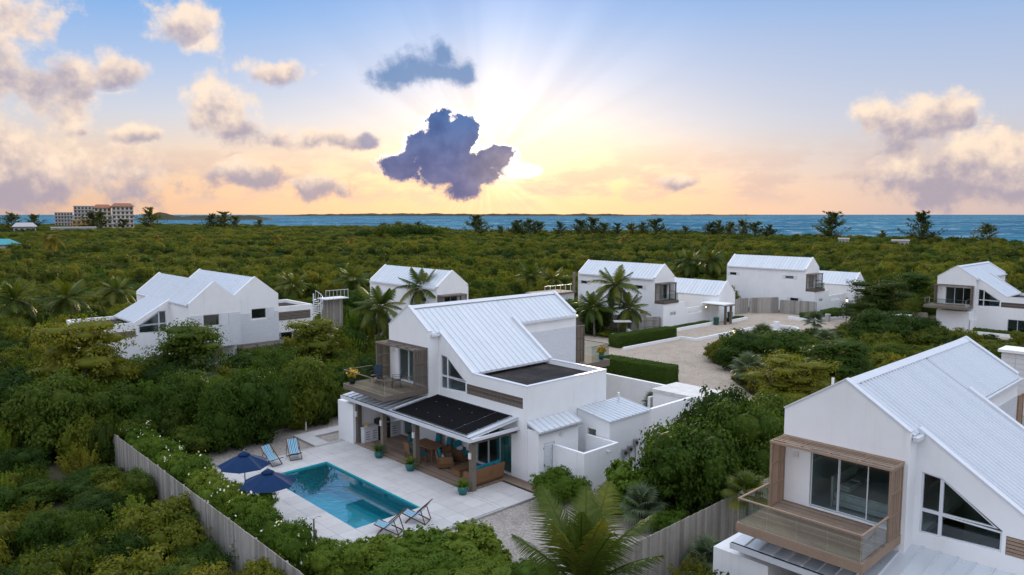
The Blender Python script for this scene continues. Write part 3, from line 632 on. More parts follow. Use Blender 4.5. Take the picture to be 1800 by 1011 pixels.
        for yy in posts:
            po = MB().box(x(22.22), y(yy)-.13, .1, x(22.48), y(yy)+.13, za-.361).obj('post', M['wood_grey'], root)
            MB().box(x(22.13), y(yy)-.07, 1.75, x(22.218), y(yy)+.07, 2.05).obj('lamp', M['fabric_white'], po)
        if solar:
            nrm = Vector((-(zb-za), 0, xb-xa)).normalized(); k = 6; q0, q1 = y(26.85), y(32.95); wq = (q1-q0)/k
            for i in range(k):
                c = q0+wq*i; e = .05 if i == 1 else .012
                f = lambda u: (xa+.12+(xb-xa-.32)*u, za+(zb-za)*((.12+(xb-xa-.32)*u)/(xb-xa)))
                (xA, zA), (xB, zB) = f(0), f(1); b = MB(); r = 30
                V = []; F = []; ww = wq-e-.012
                for j in range(r+1):
                    yy = c+e+ww*j/r; hh = .112 if j % 2 else .098
                    V += [(xA, yy, zA+hh), (xB, yy, zB+hh), (xA, yy, zA+.085), (xB, yy, zB+.085)]
                for j in range(r): a = j*4; F += [(a, a+1, a+5, a+4), (a+2, a+6, a+7, a+3), (a, a+4, a+6, a+2), (a+1, a+3, a+7, a+5)]
                F += [(0, 2, 3, 1), (r*4, r*4+1, r*4+3, r*4+2)]
                so = b.raw(V, F).obj('solar_panel', M['solar_mat'], pr)
                for j in (.25, .72):
                    xx, zz = f(j); MB().box(xx-.03, c-.025, zz+.113, xx+.03, c+.025, zz+.125).obj('clip', M['steel'], so)
            for u in (0.0, 1.0):
                xx = xa+.06 if u == 0 else xb-.14; zz = za+(zb-za)*(xx-xa)/(xb-xa)
                MB().tube([(xx, q0-.1, zz+.09), (xx, q1+.1, zz+.09)], .028, 8).obj('pipe', M['black_metal'], pr)
            xx = xa+.3; MB().tube([(xx, q1+.25, za+.13), (xb-.1, q1+.25, zb+.09)], .05, 8).obj('pipe', M['white_metal'], pr)
        # end block with the outdoor kitchen
        MB().box(x(22.05), y(blk[0]), 0, xw-.003, y(blk[1]), 2.45).obj('end_wall', S, root)
    else:
        MB().box(x(23.0), y(33.0), 0, xw-.003, y1-t-.3, 3.19).obj('base_wall', S, root)
        MB().panel('y', y(32.7), y(32.9), [(x(23.0), 0), (x(33), 0), (x(33), 2.3), (x(23.0), 2.3)], [[(x(25.6), 1.35), (x(30), 1.35), (x(30), 1.75), (x(25.6), 1.75)]]).obj('garden_wall', S, root)
    return root
VM = villa_a('villa', (OX, OY, 0), 'large white gabled villa with dark solar mats on its porch roof beside the pool', 'wood_grey', solar=True)
VR = villa_a('villa', (OX-.9, OY-25.27, 0), 'white gabled villa with new brown timber balcony at the right edge', 'wood_fresh', seam_w=.5, ribs=2, rw_=.13, rh=.06, bal1=36.95, por1=37.3, blk=(36.1, 38.05), posts=(26.75, 31.4, 34.5))
V3 = villa_a('villa', (OX+71.6, OY-7.6, -.7), 'distant white villa with balcony and sloping roof at the far right', 'wood_grey', porch=False, seam_w=.5)

def villa_b(name, loc, label, zr=7.5, annex=True):
    """plain long-walled villa: ridge along Y, balcony box on the -Y end; origin on the near corner of the long wall"""
    root = empty(name, loc, 0, label, 'house'); S = M['stucco']; L = 12.2; Wd = 4.0; xm = Wd/2; ze = zr-1.55; t = .2; sl = 1.55/xm
    rz = lambda xx: zr-sl*abs(xx-xm)
    hol = []
    for a, z, w in ((1.8, 4.55, 1.2), (10.6, 4.55, 1.1), (1.0, 1.5, 1.2)): hol.append([(a, z), (a+w, z), (a+w, z+.42), (a, z+.42)])
    MB().panel('x', 0, t, [(0, 0), (L, 0), (L, ze-.06), (0, ze-.06)], hol).obj('long_wall', S, root)
    MB().box(Wd-t, 0, 0, Wd, L, ze-.06).obj('long_wall', S, root)
    dr = [(.9, 3.3), (2.6, 3.3), (2.6, 5.2), (.9, 5.2)]
    MB().panel('y', 0, t, [(t, 0), (Wd-t, 0), (Wd-t, rz(Wd-t)-.06), (Wd, ze), (Wd, ze+.1), (xm, zr+.1), (0, ze+.1), (0, ze), (t, rz(t)-.06)], [dr]).obj('gable_wall', S, root)
    MB().panel('y', L-t, L, [(t, 0), (Wd-t, 0), (Wd-t, rz(Wd-t)-.06), (Wd, ze), (Wd, ze+.1), (xm, zr+.1), (0, ze+.1), (0, ze), (t, rz(t)-.06)]).obj('gable_wall', S, root)
    MB().box(t, t, 3.0, Wd-t, L-t, 3.2).obj('floor_slab', S, root)
    for h in hol:
        glazed(root, 'x', .1, [[(h[0][0]+.03, h[0][1]+.04), (h[1][0]-.03, h[0][1]+.04), (h[1][0]-.03, h[2][1]-.04), (h[0][0]+.03, h[2][1]-.04)]], .04, 'window')
        MB().box(-.03, h[0][0]-.55, h[0][1]-.05, -.002, h[0][0]-.02, h[2][1]+.05).obj('shutter', M['white_metal'], root); MB().box(-.03, h[1][0]+.02, h[0][1]-.05, -.002, h[1][0]+.45, h[2][1]+.05).obj('shutter', M['white_metal'], root)
    for i in range(2): a = .95+.83*i; glazed(root, 'y', .1, [[(a, 3.36), (a+.76, 3.36), (a+.76, 5.15), (a, 5.15)]], .05, 'sliding_door')
    b = MB()
    for xa, xb in ((-.1, xm), (Wd+.1, xm)):
        za, zb = rz(xa), zr
        b.raw([(xa, t, za-.09), (xb, t, zb-.09), (xb, L-t, zb-.09), (xa, L-t, za-.09), (xa, t, za), (xb, t, zb), (xb, L-t, zb), (xa, L-t, za)], [(0, 1, 2, 3), (4, 5, 6, 7), (0, 1, 5, 4), (1, 2, 6, 5), (2, 3, 7, 6), (3, 0, 4, 7)])
    roof = b.obj('roof', M['white_metal'], root)
    roof_side(root, roof, lambda a: ((xm, a, zr), (-.12, a, rz(-.12))), t+.01, L-t-.01, .5, 1); roof_side(root, roof, lambda a: ((xm, a, zr), (Wd+.12, a, rz(Wd+.12))), t+.01, L-t-.01, 1.0, 2)
    MB().box(-.22, t, ze-.22, -.11, L-t, ze-.1).obj('gutter', M['white_metal'], roof)
    # balcony box on the near end
    by = -1.35; W = M['wood_grey']; MB().box(-.02, by, 2.95, 3.0, -.003, 3.25).obj('balcony', W, root)
    for i in range(9): pbox('plank', W, root, .0, by+.02+.148*i, 3.252, 2.98, by+.02+.148*i+.138, 3.28)
    slat_screen(root, 'side_screen', W, 'x', .04, by+.35, -.01, 3.285, 5.25, 8, rails=3); slat_screen(root, 'side_screen', W, 'x', 2.94, by+.35, -.01, 3.285, 5.25, 6, rails=3)
    MB().box(-.02, by+.3, 5.255, 3.0, -.003, 5.37).obj('canopy', W, root)
    pbox('glass_panel', M['rail_glass'], root, .1, by+.05, 3.285, 2.9, by+.065, 4.1); pbox('glass_panel', M['rail_glass'], root, 2.93, by+.08, 3.285, 2.945, by+.34, 4.1); pbox('glass_panel', M['rail_glass'], root, .03, by+.08, 3.285, .045, by+.34, 4.1)
    MB().panel('y', by+.1, by+.3, [(0, 0), (10.0, 0), (10.0, 2.1), (4.6, 2.1), (4.4, 2.948), (0, 2.948)], [[(1.4, 1.5), (2.6, 1.5), (2.6, 1.9), (1.4, 1.9)], [(5.2, 1.35), (8.2, 1.35), (8.2, 1.7), (5.2, 1.7)]]).obj('garden_wall', S, root)
    MB().box(0, by+.3, 0, t, -.003, 2.948).obj('garden_wall', S, root)
    glazed(root, 'y', by+.2, [[(1.44, 1.54), (2.56, 1.54), (2.56, 1.86), (1.44, 1.86)]], .04, 'window')
    if annex:
        ax, ay = 10.2, -2.4; aw, al, ar, ae = 3.9, 8.0, 5.0, 3.35; am = ax+aw/2
        az = lambda xx: ar-(ar-ae)/(aw/2)*abs(xx-am)
        MB().box(ax, ay, 0, ax+t, ay+al, ae-.05).obj('annex_wall', S, root); MB().box(ax+aw-t, ay, 0, ax+aw, ay+al, ae-.05).obj('annex_wall', S, root)
        for q in (ay, ay+al-t):
            MB().panel('y', q, q+t, [(ax+t, 0), (ax+aw-t, 0), (ax+aw-t, az(ax+aw-t)-.06), (ax+aw, ae), (ax+aw, ae+.1), (am, ar+.1), (ax, ae+.1), (ax, ae), (ax+t, az(ax+t)-.06)]).obj('annex_wall', S, root)
        b = MB()
        for xa in (ax-.08, ax+aw+.08):
            za = az(xa); b.raw([(xa, ay+t, za-.09), (am, ay+t, ar-.09), (am, ay+al-t, ar-.09), (xa, ay+al-t, za-.09), (xa, ay+t, za), (am, ay+t, ar), (am, ay+al-t, ar), (xa, ay+al-t, za)], [(0, 1, 2, 3), (4, 5, 6, 7), (0, 1, 5, 4), (1, 2, 6, 5), (2, 3, 7, 6), (3, 0, 4, 7)])
        r2 = b.obj('annex_roof', M['white_metal'], root); roof_side(root, r2, lambda a: ((am, a, ar), (ax-.1, a, az(ax-.1))), ay+t+.01, ay+al-t-.01, .5, 1)
    return root
villa_b('villa', (72, 52.3, 0), 'white villa with wooden balcony box behind the coconut palm by the sand drive')
villa_b('villa', (98.7, 46.5, 0), 'long white villa standing behind the curved timber gate and fountain')
villa_b('villa', (44.1, 58.1, .2), 'white gabled villa half hidden by palms behind the solar mat villa', 7.65, False)
def villa_c():
    root = empty('villa', (22.4, 58.4, 0), 0, 'white villa with two side by side gables among trees on the left', 'house'); S = M['stucco']; t = .2
    X = lambda v: v-22.4; Y = lambda v: v-58.4
    def gable(xc, yf, yb, hw, zr, sl, win, zb):
        rz = lambda xx: zr-sl*abs(xx-xc); ze = rz(xc+hw); a, b_ = xc-hw, xc+hw
        h = [(win[0], win[1]), (win[2], win[1]), (win[2], win[3]), (win[0], win[3])]
        MB().panel('y', yf, yf+t, [(a, zb), (b_, zb), (b_, ze+.1), (xc, zr+.12), (a, ze+.1)], [h]).obj('gable_wall', S, root)
        MB().panel('y', yb-t, yb, [(a, 0), (b_, 0), (b_, ze+.1), (xc, zr+.12), (a, ze+.1)]).obj('gable_wall', S, root)
        for q in (a, b_-t): MB().box(q, yf+t, 0 if zb == 0 else zb, q+t, yb-t, ze-.1).obj('side_wall', S, root)
        glazed(root, 'y', yf+.08, [[(win[0]+.04, win[1]+.04), (win[2]-.04, win[1]+.04), (win[2]-.04, win[3]-.04), (win[0]+.04, win[3]-.04)]], .05, 'window')
        MB().box(win[2]+.08, yf-.05, win[1]-.03, win[2]+.72, yf-.031, win[3]+.03).obj('shutter', M['white_metal'], root)
        for i in range(17):
            z = zb+.05+i*.155
            if z > 5.75: break
            if win[1]-.14 < z < win[3]+.01:
                pbox('siding_board', M['white_metal'], root, a+.02, yf-.03, z, win[0]-.07, yf-.002, z+.146); pbox('siding_board', M['white_metal'], root, win[2]+.74, yf-.03, z, b_-.02, yf-.002, z+.146)
            else: pbox('siding_board', M['white_metal'], root, a+.02, yf-.03, z, b_-.02, yf-.002, z+.146)
        bb = MB()
        for e in (a-.1, b_+.1): bb.raw([(e, yf+t, rz(e)-.09), (xc, yf+t, zr-.09), (xc, yb-t, zr-.09), (e, yb-t, rz(e)-.09), (e, yf+t, rz(e)), (xc, yf+t, zr), (xc, yb-t, zr), (e, yb-t, rz(e))], [(0, 1, 2, 3), (4, 5, 6, 7), (0, 1, 5, 4), (1, 2, 6, 5), (2, 3, 7, 6), (3, 0, 4, 7)])
        roof = bb.obj('roof', M['white_metal'], root); return rz, roof, a, b_
    rz, roof, a, b_ = gable(0, 0, 12.9, 2.0, 8.15, .80, (-.95, 4.75, .32, 5.65), 3.0)
    yw = Y(62.6); roof_side(root, roof, lambda q: ((0, q, 8.15), (a-.12, q, rz(a-.12))), t+.01, yw, .4, 1)
    xf = X(17.6); zf = 5.0; s2 = (rz(a)-zf)/(a-xf)
    roof_side(root, roof, lambda q: ((0, q, 8.15), (a, q, rz(a))), yw+.01, 12.68, .4, 1); roof_side(root, roof, lambda q: ((a+.01, q, rz(a)+.01), (xf, q, zf)), yw+.2, 9.6, .4, 1)
    roof_side(root, roof, lambda q: ((0, q, 8.15), (b_+.12, q, rz(b_+.12))), t+.01, 12.68, .8, 2)
    bb = MB(); bb.raw([(a, yw+t, rz(a)-.1), (xf, yw+t, zf-.1), (xf, 9.6, zf-.1), (a, 9.6, rz(a)-.1), (a, yw+t, rz(a)), (xf, yw+t, zf), (xf, 9.6, zf), (a, 9.6, rz(a))], [(0, 1, 2, 3), (4, 5, 6, 7), (0, 1, 5, 4), (1, 2, 6, 5), (2, 3, 7, 6), (3, 0, 4, 7)]); bb.obj('roof', M['white_metal'], root)
    tri = [(X(17.95), 4.1), (X(20.05), 4.0), (X(20.05), 5.75), (X(19.5), 5.75), (X(17.95), 4.72)]
    MB().panel('y', yw, yw+t, [(X(14.1), 0), (a, 0), (a, rz(a)+.1), (xf, 5.0), (X(14.1), 5.0)], [tri]).obj('wing_wall', S, root)
    zm = 4.72; xm = X(19.5)
    glazed(root, 'y', yw+.08, [[(X(18.02), 4.16), (xm-.05, 4.1), (xm-.05, zm-.05), (X(18.02), zm-.08)], [(xm+.05, 4.08), (X(20.0), 4.06), (X(20.0), zm-.05), (xm+.05, zm-.05)], [(xm+.05, zm+.05), (X(20.0), zm+.05), (X(20.0), 5.7), (xm+.05, 5.7)], [(X(18.2), zm+.05), (xm-.05, zm+.05), (xm-.05, 5.6)]], .09, 'window')
    MB().box(X(14.1), yw+t, 0, X(14.1)+t, 9.6, 5.0).obj('wing_wall', S, root); MB().box(X(14.3), 9.4, 0, a, 9.6, 5.0).obj('wing_wall', S, root)
    MB().box(X(14.1)+t+.003, yw+t+.003, 4.55, xf+.3, 9.397, 4.72).obj('flat_roof', M['dark_roof'], root)
    for i in range(4): pbox('louvre', M['wood_grey'], root, X(14.6), yw-.05, 3.9+.12*i, X(17.7), yw-.003, 3.9+.12*i+.1)
    rz, roof, a, b_ = gable(X(26.72), Y(60.6), Y(73.2), 2.02, 8.15, .78, (X(26.3), 4.65, X(27.6), 5.5), 2.5)
    roof_side(root, roof, lambda q: ((X(26.72), q, 8.15), (a-.1, q, rz(a-.1))), Y(60.6)+t+.01, Y(73.0), .4, 1); roof_side(root, roof, lambda q: ((X(26.72), q, 8.15), (b_+.1, q, rz(b_+.1))), Y(60.6)+t+.01, Y(73.0), .8, 2)
    # right wing with slatted band and a timber canopy below
    x0, x1, y0, y1 = b_+.003, X(33.9), Y(64.2), Y(69.5)
    MB().panel('y', y0, y0+t, [(x0, 0), (x1, 0), (x1, 5.0), (x0, 5.0)], [[(X(29.4), .3), (X(33), .3), (X(33), 2.6), (X(29.4), 2.6)]]).obj('wing_wall', S, root); MB().box(x1-t, y0+t, 0, x1, y1, 5.0).obj('wing_wall', S, root); MB().box(x0, y1, 0, x1, y1+t, 5.0).obj('wing_wall', S, root)
    MB().box(x0, y0+t+.003, 4.5, x1-t-.003, y1-.003, 4.7).obj('flat_roof', M['dark_roof'], root)
    glazed(root, 'y', y0+.1, [[(X(29.45)+1.19*i, .35), (X(29.45)+1.19*i+1.12, .35), (X(29.45)+1.19*i+1.12, 2.55), (X(29.45)+1.19*i, 2.55)] for i in range(3)], .05, 'sliding_door')
    for i in range(6): pbox('louvre', M['wood_grey'], root, X(29.2), y0-.06, 3.75+.13*i, X(33.6), y0-.003, 3.75+.13*i+.11)
    ca = MB().box(X(24.5), Y(58.6), 2.42, X(24.62), Y(60.59), 2.56).box(X(29.5), Y(58.6), 2.42, X(29.62), Y(64.1), 2.56).box(X(24.63), Y(58.6), 2.42, X(29.49), Y(58.72), 2.56).obj('canopy', M['wood_grey'], root)
    for i in range(14): pbox('slat', M['wood_grey'], ca, X(24.4), Y(58.7)+.135*i, 2.565, X(29.7), Y(58.7)+.135*i+.09, 2.6)
    for q in (24.56, 29.56): MB().box(X(q)-.07, Y(58.6)-.02, 0, X(q)+.07, Y(58.6)+.12, 2.418).obj('post', M['wood_grey'], root)
    MB().box(X(20.4), .9, 0, X(24.4), 12.8, 2.998).box(X(24.75), Y(61.4), 0, X(28.7), Y(73), 2.498).obj('ground_floor', S, root)
villa_c()
# ------------------------------------------------------------------ deck, outbuildings and furniture at the main villa
def deck():
    root = empty('porch_deck', (22.1, 31, 0), 0, 'weathered timber deck under the porch of the pool villa', 'deck'); o = (22.1, 31)
    n = 21; w = (25.09-22.12)/n
    for i in range(n):
        xx = 22.12+w*i; ye = 26.76 if xx < 24.25 else 24.2
        for a, b in (((ye, 30.9), (30.91, 37.2)) if i % 2 else ((ye, 33.0), (33.01, 37.2))):
            pbox('plank', M['deck_wood'], root, xx+.004-o[0], a-o[1], .11, xx+w-.004-o[0], b-o[1], .17)
    for i in range(6): pbox('plank', M['deck_wood'], root, 25.1+.142*i-o[0], 24.2-o[1], .11, 25.1+.142*i+.134-o[0], 24.98-o[1], .17)
    MB().box(22.14-o[0], 26.8-o[1], .0, 22.2-o[0], 37.2-o[1], .108).box(22.2-o[0], 26.8-o[1], .02, 24.3-o[0], 26.86-o[1], .108).box(24.3-o[0], 24.25-o[1], .02, 25.9-o[0], 24.3-o[1], .108).obj('joist', M['deck_wood'], root)
deck()
def leanto():
    S = M['stucco']
    root = empty('store_room', (25.12, 25.0, 0), 0, 'small white lean-to store with louvred door beside the shower yard', 'shed')
    MB().panel('y', 0, .15, [(0, 0), (2.9, 0), (2.9, 2.8), (0, 2.8)], [[(.35, .2), (1.15, .2), (1.15, 2.2), (.35, 2.2)]]).obj('wall', S, root); MB().box(0, .15, 0, .15, .79, 2.86).obj('wall', S, root); MB().box(2.75, .15, 0, 2.9, .79, 2.86).obj('wall', S, root)
    d = MB().box(.37, .03, .2, 1.13, .08, 2.18).obj('door', M['white_metal'], root)
    for i in range(14): pbox('louvre', M['white_metal'], d, .44, .012, .32+.128*i, 1.06, .029, .32+.128*i+.1)
    for z in (.5, 1.9): MB().box(.33, .0, z, .37, .029, z+.1).obj('hinge', M['black_metal'], d)
    MB().tube([(.42, -.03, 1.1), (.42, .02, 1.1)], .03, 8).obj('handle', M['black_metal'], d)
    b = MB().raw([(-.1, -.15, 2.80), (3.0, -.15, 2.80), (3.0, .79, 3.16), (-.1, .79, 3.16), (-.1, -.15, 2.86), (3.0, -.15, 2.86), (3.0, .79, 3.22), (-.1, .79, 3.22)], [(0, 1, 2, 3), (4, 5, 6, 7), (0, 1, 5, 4), (1, 2, 6, 5), (2, 3, 7, 6), (3, 0, 4, 7)])
    r = b.obj('roof', M['white_metal'], root); roof_side(root, r, lambda a: ((a, .78, 3.22), (a, -.14, 2.868)), -.1, 3.0, .4, 1)
    MB().box(-.1, -.24, 2.74, 3.0, -.152, 2.83).obj('gutter', M['steel'], r)
    MB().lathe([(0, 0), (.1, .01), (.12, .05), (0, .06)], 12).obj('wall_lamp', M['fabric_white'], root, (1.6, -.02, 2.45), (PI/2, 0, 0))
    root = empty('shower_yard', (26.1, 22.9, 0), 0, 'open topped white walled shower yard next to the round bush', 'enclosure'); w, l, h, t = 2.65, 2.08, 2.05, .16
    MB().box(0, 0, 0, w, t, h).obj('wall', S, root); MB().box(0, t, 0, t, l, h).obj('wall', S, root); MB().box(w-t, t, 0, w, l, h).obj('wall', S, root); MB().box(t, t, .02, w-t, l, .06).obj('floor', M['concrete'], root)
    MB().tube([(w-.5, t, 1.5), (w-.5, t+.2, 1.75), (w-.5, t+.4, 1.72)], .025).obj('shower_head', M['steel'], root); MB().tube([(1.7, -.002, 1.82), (1.7, -.12, 1.82), (1.85, -.12, 1.80)], .035).obj('spout', M['white_metal'], root)
    root = empty('utility_room', (28.85, 23.6, 0), 0, 'white utility room with ribbed metal roof behind the shower yard', 'shed'); w, l = 3.4, 2.19
    MB().panel('x', 0, .15, [(0, 0), (l, 0), (l, 3.2), (0, 2.88)], [[(.9, 1.9), (1.5, 1.9), (1.5, 2.35), (.9, 2.35)]]).obj('wall', S, root); MB().box(.15, 0, 0, w-.15, .15, 2.88).obj('wall', S, root); MB().panel('x', w-.15, w, [(0, 0), (l, 0), (l, 3.2), (0, 2.88)]).obj('wall', S, root)
    glazed(root, 'x', .08, [[(.94, 1.94), (1.46, 1.94), (1.46, 2.31), (.94, 2.31)]], .04, 'window')
    b = MB().raw([(-.06, -.06, 2.885), (w+.06, -.06, 2.885), (w+.06, l, 3.21), (-.06, l, 3.21), (-.06, -.06, 2.94), (w+.06, -.06, 2.94), (w+.06, l, 3.26), (-.06, l, 3.26)], [(0, 1, 2, 3), (4, 5, 6, 7), (0, 1, 5, 4), (1, 2, 6, 5), (2, 3, 7, 6), (3, 0, 4, 7)])
    r = b.obj('roof', M['white_metal'], root); roof_side(root, r, lambda a: ((a, l, 3.26), (a, -.05, 2.945)), -.05, w+.05, .32, 1)
    MB().tube([(2.7, 1.6, 3.1), (2.7, 1.6, 3.75)], .06, 10).obj('vent_pipe', M['white_metal'], root)
    for i, (px_, h_) in enumerate(((1.0, .9), (1.45, 1.0), (1.95, 1.25))):
        m = MB().box(px_, -.16, h_, px_+.26, -.002, h_+.38).tube([(px_+.13, -.08, h_), (px_+.13, -.08, .1)], .03, 8).obj('meter', M['steel'], root); MB().lathe([(0, 0), (.09, 0), (.09, .06), (0, .07)], 12).obj('dial', M['black_metal'], m, (px_+.13, -.16, h_+.2), (PI/2, 0, 0))
    MB().box(.7, -.6, .02, 2.6, -.01, .14).obj('plinth', M['concrete'], root)
    tag(MB().box(32.3, 25.2, 0, 38.9, 25.4, 2.25).obj('garden_wall', S), 'plain white garden wall running right of the utility room', 'wall')
    tag(MB().box(41.0, 22.9, 0, 41.25, 36.5, 2.0).box(38.95, 28.5, 0, 41.0, 28.7, 1.6).obj('boundary_wall', S), 'long white boundary wall beside the trimmed hedge and sand drive', 'wall')
    root = empty('entry_shelter', (38.7, 23.2, 0), 0, 'flat white roofed entry shelter at the end of the boundary wall', 'shelter')
    MB().box(0, 0, 2.05, 2.75, 5.0, 2.28).obj('roof', M['concrete'], root); MB().box(.05, .05, 0, .25, 4.95, 2.049).obj('wall', S, root); MB().box(.26, .05, 0, 2.25, .25, 2.049).obj('wall', S, root)
leanto()
def kitchen():
    root = empty('kitchen_counter', (22.4, 36.65, .17), 0, 'white outdoor kitchen counter with louvred doors under the porch', 'counter')
    b = MB().box(0, .05, 0, 1.0, .58, .86).box(1.85, .05, 0, 2.6, .58, .86); b.obj('cabinet', M['white_metal'], root); MB().box(-.03, 0, .862, 1.03, .59, .91).box(1.82, 0, .862, 2.63, .59, .91).obj('worktop', M['concrete'], root)
    for a in (.05, .52, 1.9): 
        d = MB().box(a, .02, .08, a+.43, .048, .82).obj('door', M['white_metal'], root)
        for i in range(4): pbox('louvre', M['dark_gap'], d, a+.08, .012, .2+.14*i, a+.35, .019, .23+.14*i)
    g = empty('gas_grill', (23.85, 36.95, .17), 0, 'dark hooded gas grill built into the porch kitchen', 'grill')
    MB().box(-.38, -.28, 0, .38, .26, .85).obj('body', M['black_metal'], g); MB().panel('x', -.4, .4, [(-.3, .852), (.27, .852), (.27, 1.15), (.05, 1.28), (-.2, 1.2)]).obj('hood', M['black_metal'], g); MB().tube([(-.3, -.34, 1.0), (.3, -.34, 1.0)], .018).obj('handle', M['steel'], g)
    for i in range(3): MB().lathe([(0, 0), (.035, 0), (.03, .04), (0, .045)], 10).obj('knob', M['steel'], g, (-.2+.2*i, -.28, .72), (PI/2, 0, 0))
    fb = empty('fruit_bowl', (22.75, 36.9, 1.08), 0, 'shallow bowl of yellow fruit on the porch kitchen counter', 'bowl'); MB().lathe([(.0, 0), (.1, 0), (.2, .09), (.18, .09), (.09, .02), (0, .02)], 14).obj('bowl', M['fabric_white'], fb, smooth=True)
    for i in range(6): MB().lathe([(0, 0), (.05, .02), (.065, .06), (.05, .1), (0, .12)], 8).obj('fruit', M['petal_yellow'], fb, (.08*math.cos(i*1.05), .08*math.sin(i*1.05), .04+.02*(i % 2)), smooth=True)
kitchen()
def wicker_seat(name, label, loc, rz, w=.85, seats=1, group=None):
    root = empty(name, loc, rz, label, 'sofa' if seats > 1 else 'armchair', group)  # faces local +x
    b = MB().box(-.42, -w/2, .08, .42, w/2, .34); b.box(-.42, -w/2, .34, .36, -w/2+.13, .62).box(-.42, w/2-.13, .34, .36, w/2, .62); b.raw([(-.55, -w/2, .88), (-.45, -w/2, .88), (-.3, -w/2, .342), (-.42, -w/2, .342), (-.55, w/2, .88), (-.45, w/2, .88), (-.3, w/2, .342), (-.42, w/2, .342)], [(0, 1, 2, 3), (4, 5, 6, 7), (0, 1, 5, 4), (1, 2, 6, 5), (2, 3, 7, 6), (3, 0, 4, 7)])
    b.obj('frame', M['wicker'], root)
    for i in range(5): pbox('weave_band', M['wicker'], root, -.435, -w/2-.012, .1+.048*i, .432, w/2+.012, .1+.048*i+.03)
    for sx in (-.38, .38):
        for sy in (-w/2+.06, w/2-.06): pbox('leg', M['wicker'], root, sx-.03, sy-.03, 0, sx+.03, sy+.03, .08)
    sw = (w-.27)/seats
    for i in range(seats):
        c = -w/2+.135+sw*(i+.5); pbox('seat_cushion', M['cushion'], root, -.28, c-sw/2+.008, .345, .40, c+sw/2-.008, .49, bev=.03); pbox('back_cushion', M['cushion'], root, -.38, c-sw/2+.008, .5, -.24, c+sw/2-.008, 1.0, rot=(0, -.2, 0), bev=.03)
    return root
P = lambda x, y, z=.17: tuple(pz(x, y, z))
wicker_seat('wicker_sofa', 'wicker sofa with teal cushions seen from behind under the porch', (23.55, 27.35, .17), PI/2, 2.0, 3)
c1 = wicker_seat('wicker_armchair', 'teal cushioned wicker armchair nearest the deck edge', P(783, 820), R(-35)); pbox('throw_pillow', M['fabric_white'], c1, -.2, -.22, .5, -.1, .22, .72, rot=(0, -.4, 0), bev=.03)
c2 = wicker_seat('wicker_armchair', 'teal cushioned wicker armchair standing back against the porch wall', P(812, 808), R(-80)); pbox('throw_pillow', M['fabric_white'], c2, -.2, -.22, .5, -.1, .22, .72, rot=(0, -.4, 0), bev=.03)
ct = empty('coffee_table', (23.35, 28.75, .17), 0, 'low wicker coffee table in front of the porch sofa', 'table'); MB().box(-.5, -.35, .36, .5, .35, .41).obj('top', M['wicker'], ct); MB().box(-.45, -.3, .05, .45, .3, .358).obj('body', M['wicker'], ct)
for sx in (-.4, .4):
    for sy in (-.25, .25): pbox('leg', M['wicker'], ct, sx-.03, sy-.03, 0, sx+.03, sy+.03, .05)
dt = empty('dining_table', (23.75, 32.2, .17), 0, 'brown wooden dining table under the porch', 'table'); MB().box(-.5, -.95, .70, .5, .95, .75).obj('top', M['wicker'], dt)
for sx in (-.42, .42):
    for sy in (-.85, .85): pbox('leg', M['wicker'], dt, sx-.04, sy-.04, 0, sx+.04, sy+.04, .699)
for i, (dx, dy, rz) in enumerate(((-.85, -.5, 0), (-.85, .5, 0), (.85, -.5, PI), (.85, .5, PI), (0, 1.35, -PI/2), (0, -1.35, PI/2))):
    c = empty('dining_chair', (23.75+dx, 32.2+dy, .17), rz, 'wicker dining chair '+('on the pool side of the porch table, nearer the sofa', 'on the pool side of the porch table, nearer the grill', 'between porch table and villa wall, nearer the sofa', 'between porch table and villa wall, nearer the grill', 'at the grill end of the porch table', 'at the armchair end of the porch table')[i], 'chair', 'porch dining chairs')
    MB().box(-.23, -.24, .40, .25, .24, .45).obj('seat', M['wicker'], c); MB().raw([(-.3, -.24, .95), (-.26, -.24, .95), (-.2, -.24, .452), (-.24, -.24, .452), (-.3, .24, .95), (-.26, .24, .95), (-.2, .24, .452), (-.24, .24, .452)], [(0, 1, 2, 3), (4, 5, 6, 7), (0, 1, 5, 4), (1, 2, 6, 5), (2, 3, 7, 6), (3, 0, 4, 7)]).obj('backrest', M['wicker'], c)
    pbox('cushion', M['cushion'], c, -.2, -.22, .452, .24, .22, .52, bev=.02); pbox('back_cushion', M['cushion'], c, -.25, -.21, .55, -.17, .21, .93, rot=(0, -.14, 0), bev=.02)
    for sx in (-.2, .22):
        for sy in (-.21, .21): pbox('leg', M['wicker'], c, sx-.022, sy-.022, 0, sx+.022, sy+.022, .40)
